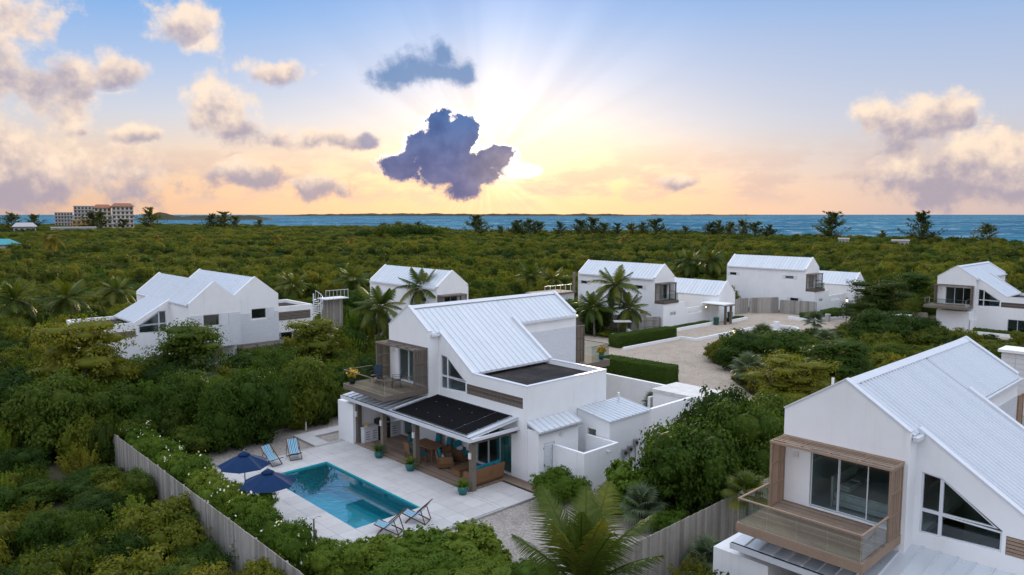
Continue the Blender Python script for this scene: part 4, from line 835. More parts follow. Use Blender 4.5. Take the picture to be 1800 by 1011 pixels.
def deck_chair(loc, rz, label):
    root = empty('deck_chair', loc, rz, label, 'deck chair', 'striped deck chairs around the pool')
    for s in (-.31, .31):
        MB().bar((-.60, s, .95), (.42, s, .02), .03, .045).obj('long_rail', M['chair_wood'], root); q = s*.88; MB().bar((.56, q, .42), (-.50, q, .02), .03, .045).obj('seat_rail', M['chair_wood'], root); e = s*1.08; MB().bar((-.30, e, .69), (-.52, e, .03), .022, .04).obj('prop', M['chair_wood'], root)
    for (a, z, w) in ((-.60, .95, .66), (.42, .03, .66), (.56, .42, .58), (-.50, .03, .58)): MB().tube([(a, -w/2, z), (a, w/2, z)], .02, 8).obj('cross_bar', M['chair_wood'], root)
    V = []; F = []; prof = [(-.60, .965), (-.47, .78), (-.33, .60), (-.18, .45), (-.02, .34), (.14, .295), (.30, .32), (.44, .375), (.56, .437)]; n = len(prof)
    for k, off in ((0, 0), (1, -.012)):
        for a, z in prof:
            for j in range(2): V.append((a, (-.26, .26)[j], z+off))
    for k in range(2):
        for i in range(n-1): b = k*n*2+i*2; F.append((b, b+1, b+3, b+2))
    link('sling', mk('sling', V, F, M['stripes'], True), root); return root
deck_chair((16.95, 37.05, .125), R(-78), 'striped deck chair just behind the far umbrella'); deck_chair((18.3, 37.2, .125), R(-104), 'striped deck chair on the far terrace beside the gravel')
deck_chair((16.75, 25.55, .125), R(128), 'striped deck chair at the near end of the pool, closer to the fence'); deck_chair((18.25, 25.65, .125), R(122), 'striped deck chair at the near end of the pool, closer to the porch')
def umbrella(loc, label, rz):
    root = empty('patio_umbrella', loc, rz, label, 'umbrella', 'navy umbrellas beside the pool')
    MB().tube([(0, 0, .05), (0, 0, 2.5)], .028, 10).obj('pole', M['steel'], root); MB().lathe([(0, 0), (.3, 0), (.3, .05), (.06, .09), (.05, .3), (0, .3)], 18).obj('base', M['black_metal'], root)
    n = 8; rr = 1.2
    for i in range(n):
        a0, a1 = 2*PI*i/n, 2*PI*(i+1)/n; V = []; F = []; K = 6
        for k in range(K+1):
            u = k/K; z = 2.42-.42*u-.08*u*u
            for j in range(5):
                v = j/4; a = a0+(a1-a0)*v; sag = math.sin(PI*v); r = (.12+(rr-.12)*u)*(1-.06*u*sag)
                q = math.cos(PI/n)/math.cos((a-(a0+a1)/2)); V.append((r*q*math.cos(a), r*q*math.sin(a), z-.03*sag*u))
        for k in range(K):
            for j in range(4): b = k*5+j; F.append((b, b+1, b+6, b+5))
        link('canopy_panel', mk('canopy_panel', V, F, M['canvas_navy'], True), root)
        MB().bar((.1*math.cos(a0), .1*math.sin(a0), 2.38), (rr*math.cos(a0), rr*math.sin(a0), 1.90), .018, .018).obj('rib', M['steel'], root)
    MB().lathe([(.0, 2.56), (.1, 2.53), (.28, 2.41), (.27, 2.395), (.1, 2.49), (0, 2.5)], 16).obj('vent_cap', M['canvas_navy'], root, smooth=True); MB().lathe([(0, 2.55), (.03, 2.57), (.02, 2.63), (0, 2.64)], 8).obj('finial', M['steel'], root)
umbrella((13.55, 32.55, .125), 'navy blue patio umbrella farther along the flowering hedge', .2); umbrella((13.3, 29.55, .125), 'navy blue patio umbrella nearer the camera, overlapping the pool edge', .5)
def rect_shower():
    root = empty('garden_shower', (12.95, 24.9, .125), 0, 'slim outdoor shower post with a curved wooden wave panel by the pool', 'shower')
    MB().tube([(0, 0, 0), (0, 0, 1.9)], .035, 8).tube([(0, 0, 1.88), (.18, 0, 1.95), (.3, 0, 1.9)], .02, 8).obj('post', M['steel'], root)
    V = []; F = []
    for i in range(13):
        u = i/12; z = .25+1.2*u; x = .12+.09*math.sin(u*PI*1.7)
        for dx in (0, .05):
            for s in (-.1, .1): V.append((x+dx, s*(1-.5*u*u), z))
    for i in range(12): b = i*4; F += [(b, b+1, b+5, b+4), (b+2, b+6, b+7, b+3), (b, b+4, b+6, b+2), (b+1, b+3, b+7, b+5)]
    F += [(0, 2, 3, 1), (48, 49, 51, 50)]; MB().raw(V, F).obj('panel', M['wood_fresh'], root); MB().box(-.25, -.2, 0, .35, .2, .03).obj('base', M['concrete'], root)
rect_shower()
# balcony furniture
def sling_chair(loc, rz, label):
    root = empty('balcony_chair', loc, rz, label, 'chair', 'dark balcony chairs')
    for s in (-.26, .26): MB().tube([(-.24, s, 0), (-.2, s, .42), (.22, s, .42), (.26, s, 0)], .016, 6).tube([(-.2, s, .42), (-.34, s, .95)], .016, 6).tube([(-.27, s, .64), (.2, s, .66), (.22, s, .42)], .016, 6).obj('side_frame', M['black_metal'], root)
    MB().raw([(-.2, -.25, .43), (.24, -.25, .45), (.24, .25, .45), (-.2, .25, .43), (-.2, -.25, .41), (.24, -.25, .43), (.24, .25, .43), (-.2, .25, .41)], [(0, 1, 2, 3), (4, 5, 6, 7), (0, 1, 5, 4), (1, 2, 6, 5), (2, 3, 7, 6), (3, 0, 4, 7)]).obj('seat', M['dark_chair'], root); MB().bar((-.21, 0, .46), (-.35, 0, .97), .5, .02, (1, 0, 0)).obj('backrest', M['dark_chair'], root)
sling_chair((23.0, 36.2, 3.8), R(-150), 'dark blue sling chair on the balcony nearer the flower pot'); sling_chair((23.2, 34.4, 3.8), R(150), 'dark blue sling chair on the balcony nearer the slatted screen')
bt = empty('balcony_table', (22.85, 35.25, 3.8), 0, 'small glass topped round table between the balcony chairs', 'table'); MB().lathe([(0, .5), (.33, .5), (.33, .52), (0, .52)], 18).obj('top', M['rail_glass'], bt)
for i in range(3): a = i*2.1; MB().tube([(.26*math.cos(a), .26*math.sin(a), 0), (.1*math.cos(a), .1*math.sin(a), .25), (.28*math.cos(a), .28*math.sin(a), .499)], .014, 6).obj('leg', M['black_metal'], bt)
# rooms seen through the glass
bd = empty('bed', (25.0, 9.5, 3.4), 0, 'white bed seen through the upper sliding doors of the right villa', 'bed'); MB().box(0, -1.0, .12, 2.0, 1.0, .3).obj('base', M['fabric_white'], bd); pbox('mattress', M['fabric_white'], bd, 0, -1, .302, 2.0, 1, .6, bev=.05); MB().box(0, 1.02, 0, 2.0, 1.1, 1.1).obj('headboard', M['fabric_white'], bd)
for i in range(2): pbox('pillow', M['fabric_white'], bd, .15+.9*i, .5, .61, .95+.9*i, .95, .78, bev=.06)
cu = empty('curtain', (26.2, 28.2, .2), 0, 'teal pleated curtain behind the ground floor doors of the pool villa', 'curtain')
for i in range(14): pbox('pleat', M['curtain'], cu, .05*(i % 2), -1.2+.17*i, 0, .05*(i % 2)+.04, -1.2+.17*i+.16, 1.7)
# ------------------------------------------------------------------ vegetation kit
def leaf_quads(Pn, Nn, size, rs, aspect=.55, droop=.0):
    """leaf-shaped quads at points Pn facing normals Nn"""
    k = len(Pn); rnd = rs.normal(size=(k, 3)); T = np.cross(Nn, rnd); T /= np.linalg.norm(T, axis=1)[:, None]+1e-9; B = np.cross(Nn, T)
    s = (size*rs.uniform(.65, 1.35, k))[:, None]; T[:, 2] -= droop
    V = np.empty((k, 4, 3)); V[:, 0] = Pn-T*s*.5; V[:, 1] = Pn+B*s*aspect*.5; V[:, 2] = Pn+T*s*.5; V[:, 3] = Pn-B*s*aspect*.5
    return V.reshape(-1, 3), np.arange(4*k).reshape(-1, 4)
def lumps_points(rs, L, n, tight=1.0):
    """points on the outer skin of a union of ellipsoid lumps: rows (cx,cy,cz,rx,ry,rz)"""
    L = np.asarray(L, float); area = L[:, 3]*L[:, 5]; idx = rs.choice(len(L), size=int(n*2.2), p=area/area.sum())
    d = rs.normal(size=(len(idx), 3)); d /= np.linalg.norm(d, axis=1)[:, None]; r = rs.uniform(.80, 1.06, len(idx))[:, None]
    Pp = L[idx, :3]+d*L[idx, 3:6]*r; keep = Pp[:, 2] > .02
    for q in range(len(L)):
        e = (((Pp-L[q, :3])/L[q, 3:6])**2).sum(1); keep &= (e > .55) | (idx == q)
    Pp, d = Pp[keep], d[keep]; K = max(30, n//22); c = rs.choice(len(Pp), size=min(K, len(Pp)), replace=False); C0, D0 = Pp[c], d[c]; out = rs.uniform(-.06, .13, len(c))[:, None]*tight; C0 = C0+D0*out*L[:, 3].mean()*1.6
    q = rs.randint(0, len(c), n); sp = L[:, 3].mean()*.20*(.4+.6*tight); off = rs.normal(size=(n, 3))*sp*np.array([1, 1, .55]); P2 = C0[q]+off; N2 = D0[q]*.8+off/sp*.35; P2[:, 2] = np.maximum(P2[:, 2], .03)
    return P2, N2
def core_mesh(L, k=.74):
    b = MB()
    for cx, cy, cz, rx, ry, rz in L:
        V = []; F = []; n, m = 7, 4
        for i in range(m+1):
            a = PI*i/m
            for j in range(n): V.append((cx+rx*k*math.sin(a)*math.cos(2*PI*j/n), cy+ry*k*math.sin(a)*math.sin(2*PI*j/n), max(.03, cz+rz*k*math.cos(a))))
        for i in range(m):
            for j in range(n): F.append((i*n+j, (i+1)*n+j, (i+1)*n+(j+1) % n, i*n+(j+1) % n))
        b.raw(V, F)
    return np.array(b.V), np.array(b.F)
def crown_mesh(name, seed, L, n, leaf, mt, aspect=.55, core=True, up=.35, droop=.0, tight=1.0):
    rs = np.random.RandomState(seed); Pp, d = lumps_points(rs, L, n, tight)
    N = d+rs.normal(size=d.shape)*.45; N[:, 2] += up; N /= np.linalg.norm(N, axis=1)[:, None]
    V, Q = leaf_quads(Pp, N, leaf, rs, aspect, droop)
    if core: cv, cf = core_mesh(L); Q = np.vstack([Q, cf+len(V)]); V = np.vstack([V, cv])
    return mk_np(name, V, Q, M[mt])
def dome_lumps(seed, R_, H_, k):
    r = random.Random(seed); L = [(0, 0, H_*.42, R_*.72, R_*.72, H_*.46)]
    for i in range(k):
        a = r.uniform(0, 2*PI); q = R_*r.uniform(.25, .72); s = R_*r.uniform(.28, .48); z = H_*r.uniform(.30, .80)*(1-.28*(q/R_))
        L.append((q*math.cos(a), q*math.sin(a), z, s, s, s*r.uniform(.6, .9)))
    return L
def trunk_mesh(seed, H_, r0, n=3, spread=.5):
    r = random.Random(seed); b = MB()
    for i in range(n):
        a = r.uniform(0, 2*PI); e = spread*r.uniform(.5, 1); b.tube([(0.05*math.cos(a), .05*math.sin(a), 0), (e*.35*math.cos(a), e*.35*math.sin(a), H_*.4), (e*math.cos(a+.3), e*math.sin(a+.3), H_*.85)], [r0, r0*.7, r0*.3], 6)
    return b.mesh('trunk', M['bark'])
KIT = {}
def kit(name, crown, trunk): KIT.setdefault(name, []).append((crown, trunk))
for i in range(5): kit('scrub', crown_mesh('crown', 10+i, dome_lumps(10+i, 1.0, 1.25, 9), 3200, .105, 'leaf_scrub'), trunk_mesh(i, 1.0, .05))
for i in range(3): kit('olive', crown_mesh('crown', 30+i, dome_lumps(30+i, 1.0, 1.1, 9), 3000, .10, 'leaf_olive'), trunk_mesh(30+i, .9, .04))
for i in range(3): kit('dark', crown_mesh('crown', 20+i, dome_lumps(20+i, 1.0, 1.4, 16), 8000, .068, 'leaf_dark', .6), trunk_mesh(20+i, 1.1, .05))
for i in range(3): kit('bright', crown_mesh('crown', 40+i, dome_lumps(40+i, 1.0, 1.15, 12), 10000, .056, 'leaf_bright', .55, tight=.2), trunk_mesh(40+i, .9, .04))
for i in range(2): kit('seagrape', crown_mesh('crown', 50+i, dome_lumps(50+i, 1.0, .95, 12), 4200, .092, 'leaf_bright', .9, tight=.5), trunk_mesh(50+i, .7, .04))
def layered(seed):
    r = random.Random(seed); L = []
    for i in range(26):
        u = i/25; q = r.uniform(.05, .78)*(1.0-.5*u**1.5); a = i*2.4+r.uniform(-.4, .4); s = r.uniform(.26, .42)*(1-.2*u); L.append((q*math.cos(a), q*math.sin(a), .34+.84*u, s, s, s*.26))
    return L
for i in range(3): kit('layered', crown_mesh('crown', 60+i, layered(60+i), 9000, .048, 'leaf_scrub' if i else 'leaf_dark', .5, True, .9), trunk_mesh(60+i, 1.1, .06, 4, .55))
def feather_mesh(seed, mt='leaf_scrub', n=4600):
    """loose plume-like shrub: arching sprays carrying fine leaves"""
    rs = np.random.RandomState(seed); Ps, Ns = [], []
    for s in range(70):
        a = rs.uniform(0, 2*PI); q = rs.uniform(0, .75); h = rs.uniform(.55, 1.25)*(1-.3*q); base = np.array([q*math.cos(a)*.5, q*math.sin(a)*.5, .1]); tip = np.array([q*math.cos(a)*1.2, q*math.sin(a)*1.2, h])
        k = n//70; u = rs.uniform(.25, 1, k)[:, None]; p = base*(1-u)+tip*u+rs.normal(size=(k, 3))*.055*(1.3-u); Ps.append(p); Ns.append(rs.normal(size=(k, 3))+np.array([math.cos(a)*.3, math.sin(a)*.3, .5]))
    P_ = np.vstack(Ps); N = np.vstack(Ns); N /= np.linalg.norm(N, axis=1)[:, None]; V, Q = leaf_quads(P_, N, .085, rs, .3); return mk_np('crown', V, Q, M[mt])
for i in range(3): kit('feather', feather_mesh(70+i, ('leaf_scrub', 'leaf_bright', 'leaf_olive')[i]), trunk_mesh(70+i, .8, .03, 5))
def pine_mesh(seed):
    """wind-shaped casuarina: whorls of upswept branches with drooping needle tufts"""
    rs = np.random.RandomState(seed); Ps, Ns = [], []
    for s in range(60):
        z = rs.uniform(.02, .86); a = rs.uniform(0, 2*PI); l = (1-z)*.40+.09; l *= rs.uniform(.55, 1.3); k = 34; u = rs.uniform(.15, 1, k)[:, None]
        p = np.array([0, 0, z])*(1-u)+np.array([l*math.cos(a), l*math.sin(a), z+l*.75])*u+rs.normal(size=(k, 3))*.016; Ps.append(p); Ns.append(rs.normal(size=(k, 3)))
    P_ = np.vstack(Ps); N = np.vstack(Ns); N /= np.linalg.norm(N, axis=1)[:, None]; V, Q = leaf_quads(P_, N, .075, rs, .28); return mk_np('crown', V, Q, M['leaf_pine'])
for i in range(4): kit('pine', pine_mesh(80+i), MB().tube([(0, 0, 0), (.01, 0, .5), (0, .01, .98)], [.022, .014, .004], 6).mesh('trunk', M['bark']))
def frond_mesh(seed, L=1.0, n=40, arch=.55, mt='leaf_palm', lw=.0115):
    """coconut frond along +x, arching down, with two rows of leaflets"""
    r = random.Random(seed); V = []; F = []; pts = []
    for i in range(13): u = i/12; pts.append(Vector((L*(u-.12*u*u*arch), 0, L*(.42*u-arch*u*u))))
    b = MB().tube(pts, [.018*L*(1-.8*i/12) for i in range(13)], 4); V, F = b.V, [f for f in b.F if len(f) == 4]
    def at(u): k = min(11, int(u*12)); return pts[k].lerp(pts[k+1], u*12-k)
    for i in range(n):
        u = .14+.86*i/n; p = at(u); ll = L*.30*math.sin(PI*min(1, .18+.80*u))*r.uniform(.85, 1.1)+.02*L
        d = (at(min(1, u+.02))-at(max(0, u-.02))).normalized()
        for s in (-1, 1):
            q = Vector((d.x*.55, s*.82, d.z*.55-.20-r.uniform(0, .25))).normalized(); w = lw*L; m = p+q*ll*.5+Vector((0, 0, .02*L)); e = p+q*ll-Vector((0, 0, .10*ll)); k = len(V)
            V += [tuple(p-d*w), tuple(p+d*w), tuple(m+d*w), tuple(m-d*w), tuple(e)]; F += [(k, k+1, k+2, k+3), (k+3, k+2, k+4)]
    me = bpy.data.meshes.new('frond'); me.from_pydata(V, [], F); me.materials.append(M[mt]); me.update(); return me
FR = [frond_mesh(i, arch=(.45, .7, .2, .95)[i]) for i in range(4)]; FRG = [frond_mesh(9+i, arch=.7, mt='leaf_gold') for i in range(1)]; FRF = [frond_mesh(20+i, 1, 60, (.42, .28)[i], lw=.005) for i in range(2)]
FRU = [frond_mesh(30+i, 1, 56, (.34, .22)[i], lw=.0068) for i in range(2)]
def palm(loc, h, L, label, n=20, seed=0, fr=None, lean=.3, group='coconut palms', hi=62, lo=-43):
    r = random.Random(seed); root = empty('coconut_palm', loc, r.uniform(0, 6), label, 'palm', group); pts = [(lean*(i/5)**2, .04*math.sin(i), h*i/5) for i in range(6)]
    MB().tube(pts, [.17, .13, .11, .10, .10, .11], 8).obj('trunk', M['bark'], root, smooth=True); top = Vector(pts[-1]); fr = fr or FR
    for i in range(n):
        u = i/n; a = i*2.399+r.uniform(-.2, .2); tilt = R(hi+(lo-hi)*u)+r.uniform(-.12, .12); s = L*r.uniform(.85, 1.1)*(.75+.25*min(1, u*2.5))
        link('frond', fr[min(len(fr)-1, int(u*len(fr)*.999)) if len(fr) == 2 else (2 if u < .3 else (0 if u < .6 else (1 if u < .85 else 3))) if len(fr) == 4 else 0], root, top, (r.uniform(-.2, .2), -tilt+.25, a), (s, s, s))
    return root
def fan_mesh(seed, n=22, mt='leaf_silver'):
    r = random.Random(seed); V = []; F = []
    b = MB().tube([(0, 0, 0), (.5, 0, .12)], .010, 4); V, F = b.V, [f for f in b.F if len(f) == 4]
    for i in range(n):
        a = R(-125+250*i/(n-1)); l = .5*(.75+.25*math.cos(a*.6))*r.uniform(.9, 1.08); d = Vector((math.cos(a), math.sin(a), -.10)); s = Vector((-math.sin(a), math.cos(a), 0))*.030; c = Vector((.5, 0, .12)); k = len(V)
        V += [tuple(c), tuple(c+d*l*.55-s+Vector((0, 0, .02))), tuple(c+d*l-Vector((0, 0, .10))), tuple(c+d*l*.55+s+Vector((0, 0, .02)))]; F.append((k, k+1, k+2, k+3))
    me = bpy.data.meshes.new('fan_leaf'); me.from_pydata(V, [], F); me.materials.append(M[mt]); me.update(); return me
FAN = [fan_mesh(1), fan_mesh(2, mt='leaf_palm')]
def fan_palm(loc, h, L, label, k=0, n=20, seed=0, group='fan palms'):
    r = random.Random(seed); root = empty('fan_palm', loc, 0, label, 'palm', group); MB().tube([(0, 0, 0), (.03, 0, h*.5), (0, .02, h)], [.07, .055, .06], 7).obj('trunk', M['bark'], root)
    for i in range(n): u = i/n; link('fan_leaf', FAN[k], root, (0, .02, h), (0, -R(75-105*u)+r.uniform(-.15, .15), i*2.399), (L, L, L))
    return root
def bush(kind, loc, w, h, label, cat='shrub', group=None, name=None, seed=None, var=None, trunk=True):
    r = random.Random(seed if seed is not None else int(loc[0]*97+loc[1]*31)); cr, tr = KIT[kind][r.randrange(len(KIT[kind])) if var is None else var]
    root = empty(name or {'scrub': 'scrub_bush', 'olive': 'scrub_bush', 'dark': 'broadleaf_tree', 'bright': 'shrub', 'seagrape': 'sea_grape', 'layered': 'layered_tree', 'feather': 'feathery_shrub', 'pine': 'casuarina_tree'}[kind], loc, r.uniform(0, 2*PI), label, cat, group)
    hz = {'scrub': 1.2, 'olive': 1.1, 'dark': 1.4, 'bright': 1.15, 'seagrape': .95, 'layered': 1.25, 'feather': 1.15, 'pine': 1.0}[kind]; ww = w if kind == 'pine' else w/2
    link('crown', cr, root, scale=(ww, ww*r.uniform(.9, 1.1), h/hz))
    if trunk: link('trunk', tr, root, scale=(ww, ww, h/hz))
    return root
# ------------------------------------------------------------------ fences, hedges, site furniture
def fence(a, b, h, label, w=.14, gap=.006, wave=.0, mt='fence_wood', skip=None):
    a, b = Vector((*a, 0)), Vector((*b, 0)); L = (b-a).length; d = (b-a)/L; ang = math.atan2(d.y, d.x); root = empty('timber_fence', a, ang, label, 'fence'); n = int(L/w); r = random.Random(int(L*10))
    me = MB().box(-w/2+gap/2, -.012, 0, w/2-gap/2, .012, 1).mesh('board', M[mt])
    for i in range(n): link('board', me, root, (w*(i+.5), r.uniform(-.006, .006), 0), (0, 0, r.uniform(-.03, .03)), (1, 1, h+r.uniform(-.012, .012)+wave*math.sin(i*.08)))
    for z in (.4, h-.35): MB().box(0, .016, z, L, .07, z+.09).obj('rail', M[mt], root)
    k = int(L/2.4)
    for i in range(k+1): pbox('post', M[mt], root, L*i/k-.05, .072, 0, L*i/k+.05, .17, h-.1)
fence((10.65, 47.0), (10.65, 15.4), 1.95, 'long weathered grey timber fence behind the flowering bushes on the left', .145)
fence((19.0, 15.4), (38.4, 15.4), 1.95, 'weathered timber fence between the two nearest villas on the right', .145)
fence((33.5, 60.5), (40.5, 60.0), 2.0, 'grey timber fence behind the layered tree between the left villas', .2)
fence((55.5, 59.2), (70.6, 52.4), 1.9, 'grey timber fence screening the palm clump by the sand drive', .25)
fence((71.9, 51.4), (66.5, 53.6), 1.5, 'short grey timber fence against the corner of the palm villa', .25)
fence((86.6, 52.4), (92.6, 51.6), 2.1, 'grey timber fence right of the villa annex with the pergola', .25)
fence((92.8, 51.5), (95.2, 48.6), 2.1, 'brown grey timber gate closing the end of the sand court', .25, wave=.15)
fence((95.3, 48.4), (96.6, 44.0), 1.9, 'low timber fence beside the round hedge bed at the far court', .25)
fence((92.0, 34.0), (95.6, 30.0), 1.9, 'timber fence half hidden by trees beside the far right villa', .25)
def hedge(name, pts, h, wd, label, mt='leaf_hedge', seed=0, dens=520, leaf=.10):
    """clipped box hedge along a line of points"""
    rs = np.random.RandomState(seed); Ps, Ns = [], []; b = MB(); c0 = Vector((*pts[0], 0)); root = empty(name, c0, 0, label, 'hedge')
    for p, q in zip(pts[:-1], pts[1:]):
        p, q = np.array([*p, 0.]), np.array([*q, 0.]); L = np.linalg.norm(q-p); d = (q-p)/L; s = np.array([-d[1], d[0], 0])
        for nn, base, ua, ub in ((np.array([0, 0, 1.]), np.array([0, 0, h]), (d, L), (s, wd)), (s, s*wd/2+np.array([0, 0, h/2]), (d, L), (np.array([0, 0, 1.]), h)), (-s, -s*wd/2+np.array([0, 0, h/2]), (d, L), (np.array([0, 0, 1.]), h)), (-d, np.array([0, 0, h/2]), None, None), (d, d*L+np.array([0, 0, h/2]), None, None)):
            if ua is None: k = int(wd*h*dens); P_ = p+base+np.outer(rs.uniform(-.5, .5, k)*wd, s)+np.outer(rs.uniform(-.5, .5, k)*h, [0, 0, 1])
            else:
                k = int(ua[1]*ub[1]*dens); mid = base+p; P_ = mid+np.outer(rs.uniform(0, 1, k)*ua[1], ua[0])+np.outer(rs.uniform(-.5, .5, k)*ub[1], ub[0])
            P_ = P_+np.outer(rs.normal(size=k)*.035-.01, nn); Ps.append(P_); N = nn+rs.normal(size=(k, 3))*.6; Ns.append(N)
        A, B = Vector(p), Vector(q); b.bar(A+Vector((0, 0, h/2)), B+Vector((0, 0, h/2)), wd*.93, h*.95)
    P_ = np.vstack(Ps)-np.array(c0); N = np.vstack(Ns); N /= np.linalg.norm(N, axis=1)[:, None]; V, Q = leaf_quads(P_, N, leaf, rs, .6); cv = np.array(b.V)-np.array(c0); Q = np.vstack([Q, np.array(b.F)+len(V)]); V = np.vstack([V, cv]); link('foliage', mk_np('foliage', V, Q, M[mt]), root); return root
hedge('box_hedge', [(48.4, 40.2), (48.9, 33.6)], 1.45, 1.7, 'tall trimmed box hedge just behind the long white boundary wall', seed=1)
hedge('box_hedge', [(58.3, 47.3), (67.3, 46.6)], 1.25, 1.5, 'long trimmed hedge on the white kerb beside the palm clump', seed=2)
hedge('low_hedge', [(67.6, 49.6), (79.3, 49.6)], .45, .8, 'low strip hedge along the garden wall of the pergola villa', seed=3, dens=200, leaf=.14)
hedge('low_hedge', [(83.0, 49.0), (86.2, 49.0)], .45, .8, 'short low hedge right of the pergola posts', seed=4, dens=200, leaf=.14)
hedge('low_hedge', [(91.0, 43.2), (96.5, 40.8)], .95, 1.0, 'dark hedge in the curved white bed near the utility boxes', seed=5, dens=200, leaf=.14)
hedge('low_hedge', [(95.5, 25.8), (95.5, 11.5)], .6, .8, 'dark low hedge along the base of the far right villa', seed=6, dens=120, leaf=.18)
hedge('box_hedge', [(87.5, 15.8), (87.5, 11)], 1.0, 1.4, 'clipped hedge at the right edge in front of the far villa', seed=7, dens=160, leaf=.16)
hedge('low_hedge', [(98.2, 43.6), (102.5, 43.6)], .6, 1.0, 'green hedge under the balcony of the gate villa', seed=8, dens=160, leaf=.16)
tag(MB().box(57.9, 45.6, 0, 67.6, 45.85, .28).obj('kerb_wall', M['stucco']), 'low white kerb under the long trimmed hedge', 'kerb')
tag(MB().box(67.62, 43.6, 0, 67.9, 45.84, .3).box(67.9, 43.6, 0, 79.6, 43.85, .3).obj('kerb_wall', M['stucco']), 'white kerb dividing the sand court from the drive near the lamp post', 'kerb')
tag(MB().box(67.4, 48.9, 0, 79.8, 49.15, .35).obj('kerb_wall', M['stucco']), 'white kerb in front of the pergola villa hedge strip', 'kerb')
tag(MB().box(82.6, 48.3, 0, 86.6, 48.55, .35).obj('kerb_wall', M['stucco']), 'short white kerb right of the pergola', 'kerb')
tag(MB().box(94.7, 11, 0, 94.95, 27, .35).obj('kerb_wall', M['stucco']), 'white kerb in front of the far right villa', 'kerb')
tag(MB().bar((90.3, 42.4, .2), (96, 39.9, .2), .25, .4).bar((90.35, 42.45, .2), (91, 45, .2), .25, .4).obj('kerb_wall', M['stucco']), 'curved white bed edge near the far court gate', 'kerb')
f = empty('roundabout_bed', (81.6, 41.4, 0), 0, 'round white rimmed bed with a small pillar in the sand court', 'planter')
MB().lathe([(1.9, 0), (2.15, 0), (2.15, .32), (1.9, .32), (1.9, .04)], 40).obj('rim', M['stucco'], f); MB().lathe([(0, .02), (1.88, .02), (1.88, .1), (0, .12)], 30).obj('gravel', M['gravel'], f); MB().box(-.35, .1, .1, .15, .6, .95).obj('pillar', M['stucco'], f)
def lamp_post(loc, label):
    r = empty('lamp_post', loc, 0, label, 'lamp post', 'black garden lamp posts'); MB().tube([(0, 0, 0), (0, 0, 2.9)], .05, 8).lathe([(0, 0), (.11, 0), (.09, .25), (.05, .3), (0, .3)], 10).obj('pole', M['black_metal'], r); MB().lathe([(.0, 2.9), (.10, 2.9), (.15, 3.22), (0, 3.22)], 8).obj('lantern', M['lamp_glow'], r); MB().lathe([(0, 3.45), (.03, 3.42), (.2, 3.23), (0, 3.222)], 8).obj('cap', M['black_metal'], r)
lamp_post((59.2, 34.3, 0), 'black lamp post in the scrub beside the sand drive'); lamp_post((90.9, 37.6, 0), 'black lamp post half hidden by scrub beyond the round bed')
pg = empty('entrance_pergola', (80.5, 47.9, 0), 0, 'flat white entrance pergola on dark posts at the garden wall', 'pergola')
for q in ((0, 0), (1.25, 0)): MB().box(q[0]-.12, q[1]-.12, 0, q[0]+.12, q[1]+.12, 2.3).obj('post', M['wood_grey'], pg)
MB().box(-.3, -.35, 2.302, 1.7, 3.0, 2.42).obj('beam', M['wood_grey'], pg); MB().box(-.4, -.1, 2.422, 1.8, 3.3, 2.55).obj('roof', M['stucco'], pg); MB().lathe([(0, 0), (.1, .02), (.1, .16), (0, .18)], 10).obj('lamp', M['lamp_glow'], pg, (-.25, 2.6, 1.9))
def bin_(loc, label, mt='green_bin', sh=(.34, .85)):
    r = empty('waste_bin', loc, 0, label, 'bin', 'bins by the court'); MB().lathe([(0, 0), (sh[0]*.85, 0), (sh[0], sh[1]), (0, sh[1])], 12).obj('body', M[mt], r); MB().lathe([(0, sh[1]), (sh[0]*1.08, sh[1]), (sh[0]*.9, sh[1]+.09), (0, sh[1]+.11)], 12).obj('lid', M[mt], r)
bin_((79.6, 48.6, .02), 'green bin left of the entrance pergola'); bin_((83.0, 48.75, .36), 'green bin right of the entrance pergola'); bin_((92.6, 40.6, .02), 'blue grey drum in front of the dark curved hedge', 'hotel_grey')
def cart(loc, rz, label):
    r = empty('golf_cart', loc, rz, label, 'golf cart', 'golf carts by the villas')
    MB().box(-1.1, -.55, .28, 1.1, .55, .5).raw([(.5, -.55, .5), (1.1, -.5, .5), (.85, -.5, .95), (.5, -.55, .95), (.5, .55, .5), (1.1, .5, .5), (.85, .5, .95), (.5, .55, .95)], [(0, 1, 2, 3), (4, 5, 6, 7), (0, 1, 5, 4), (1, 2, 6, 5), (2, 3, 7, 6), (3, 0, 4, 7)]).obj('body', M['fabric_white'], r); MB().box(-.6, -.5, .5, 0, .5, .72).box(-.65, -.5, .72, -.5, .5, 1.15).obj('seat', M['black_metal'], r)
    MB().box(-1.0, -.6, 1.82, .85, .6, 1.9).obj('roof', M['fabric_white'], r)
    for sx, sy in ((-.9, -.5), (-.9, .5), (.75, -.5), (.75, .5)): MB().bar((sx, sy, .5), (sx, sy, 1.82), .04, .04).obj('roof_post', M['black_metal'], r)
    for sx in (-.75, .75):
        for sy in (-.5, .5): MB().lathe([(0, -.09), (.23, -.09), (.25, 0), (.23, .09), (0, .09)], 14).obj('wheel', M['black_metal'], r, (sx, sy, .25), (PI/2, 0, 0))
cart((63.5, 50.3, .02), R(-40), 'white golf cart parked behind the long trimmed hedge'); cart((91.2, 31.4, .02), R(100), 'white golf cart under trees beside the far right villa')
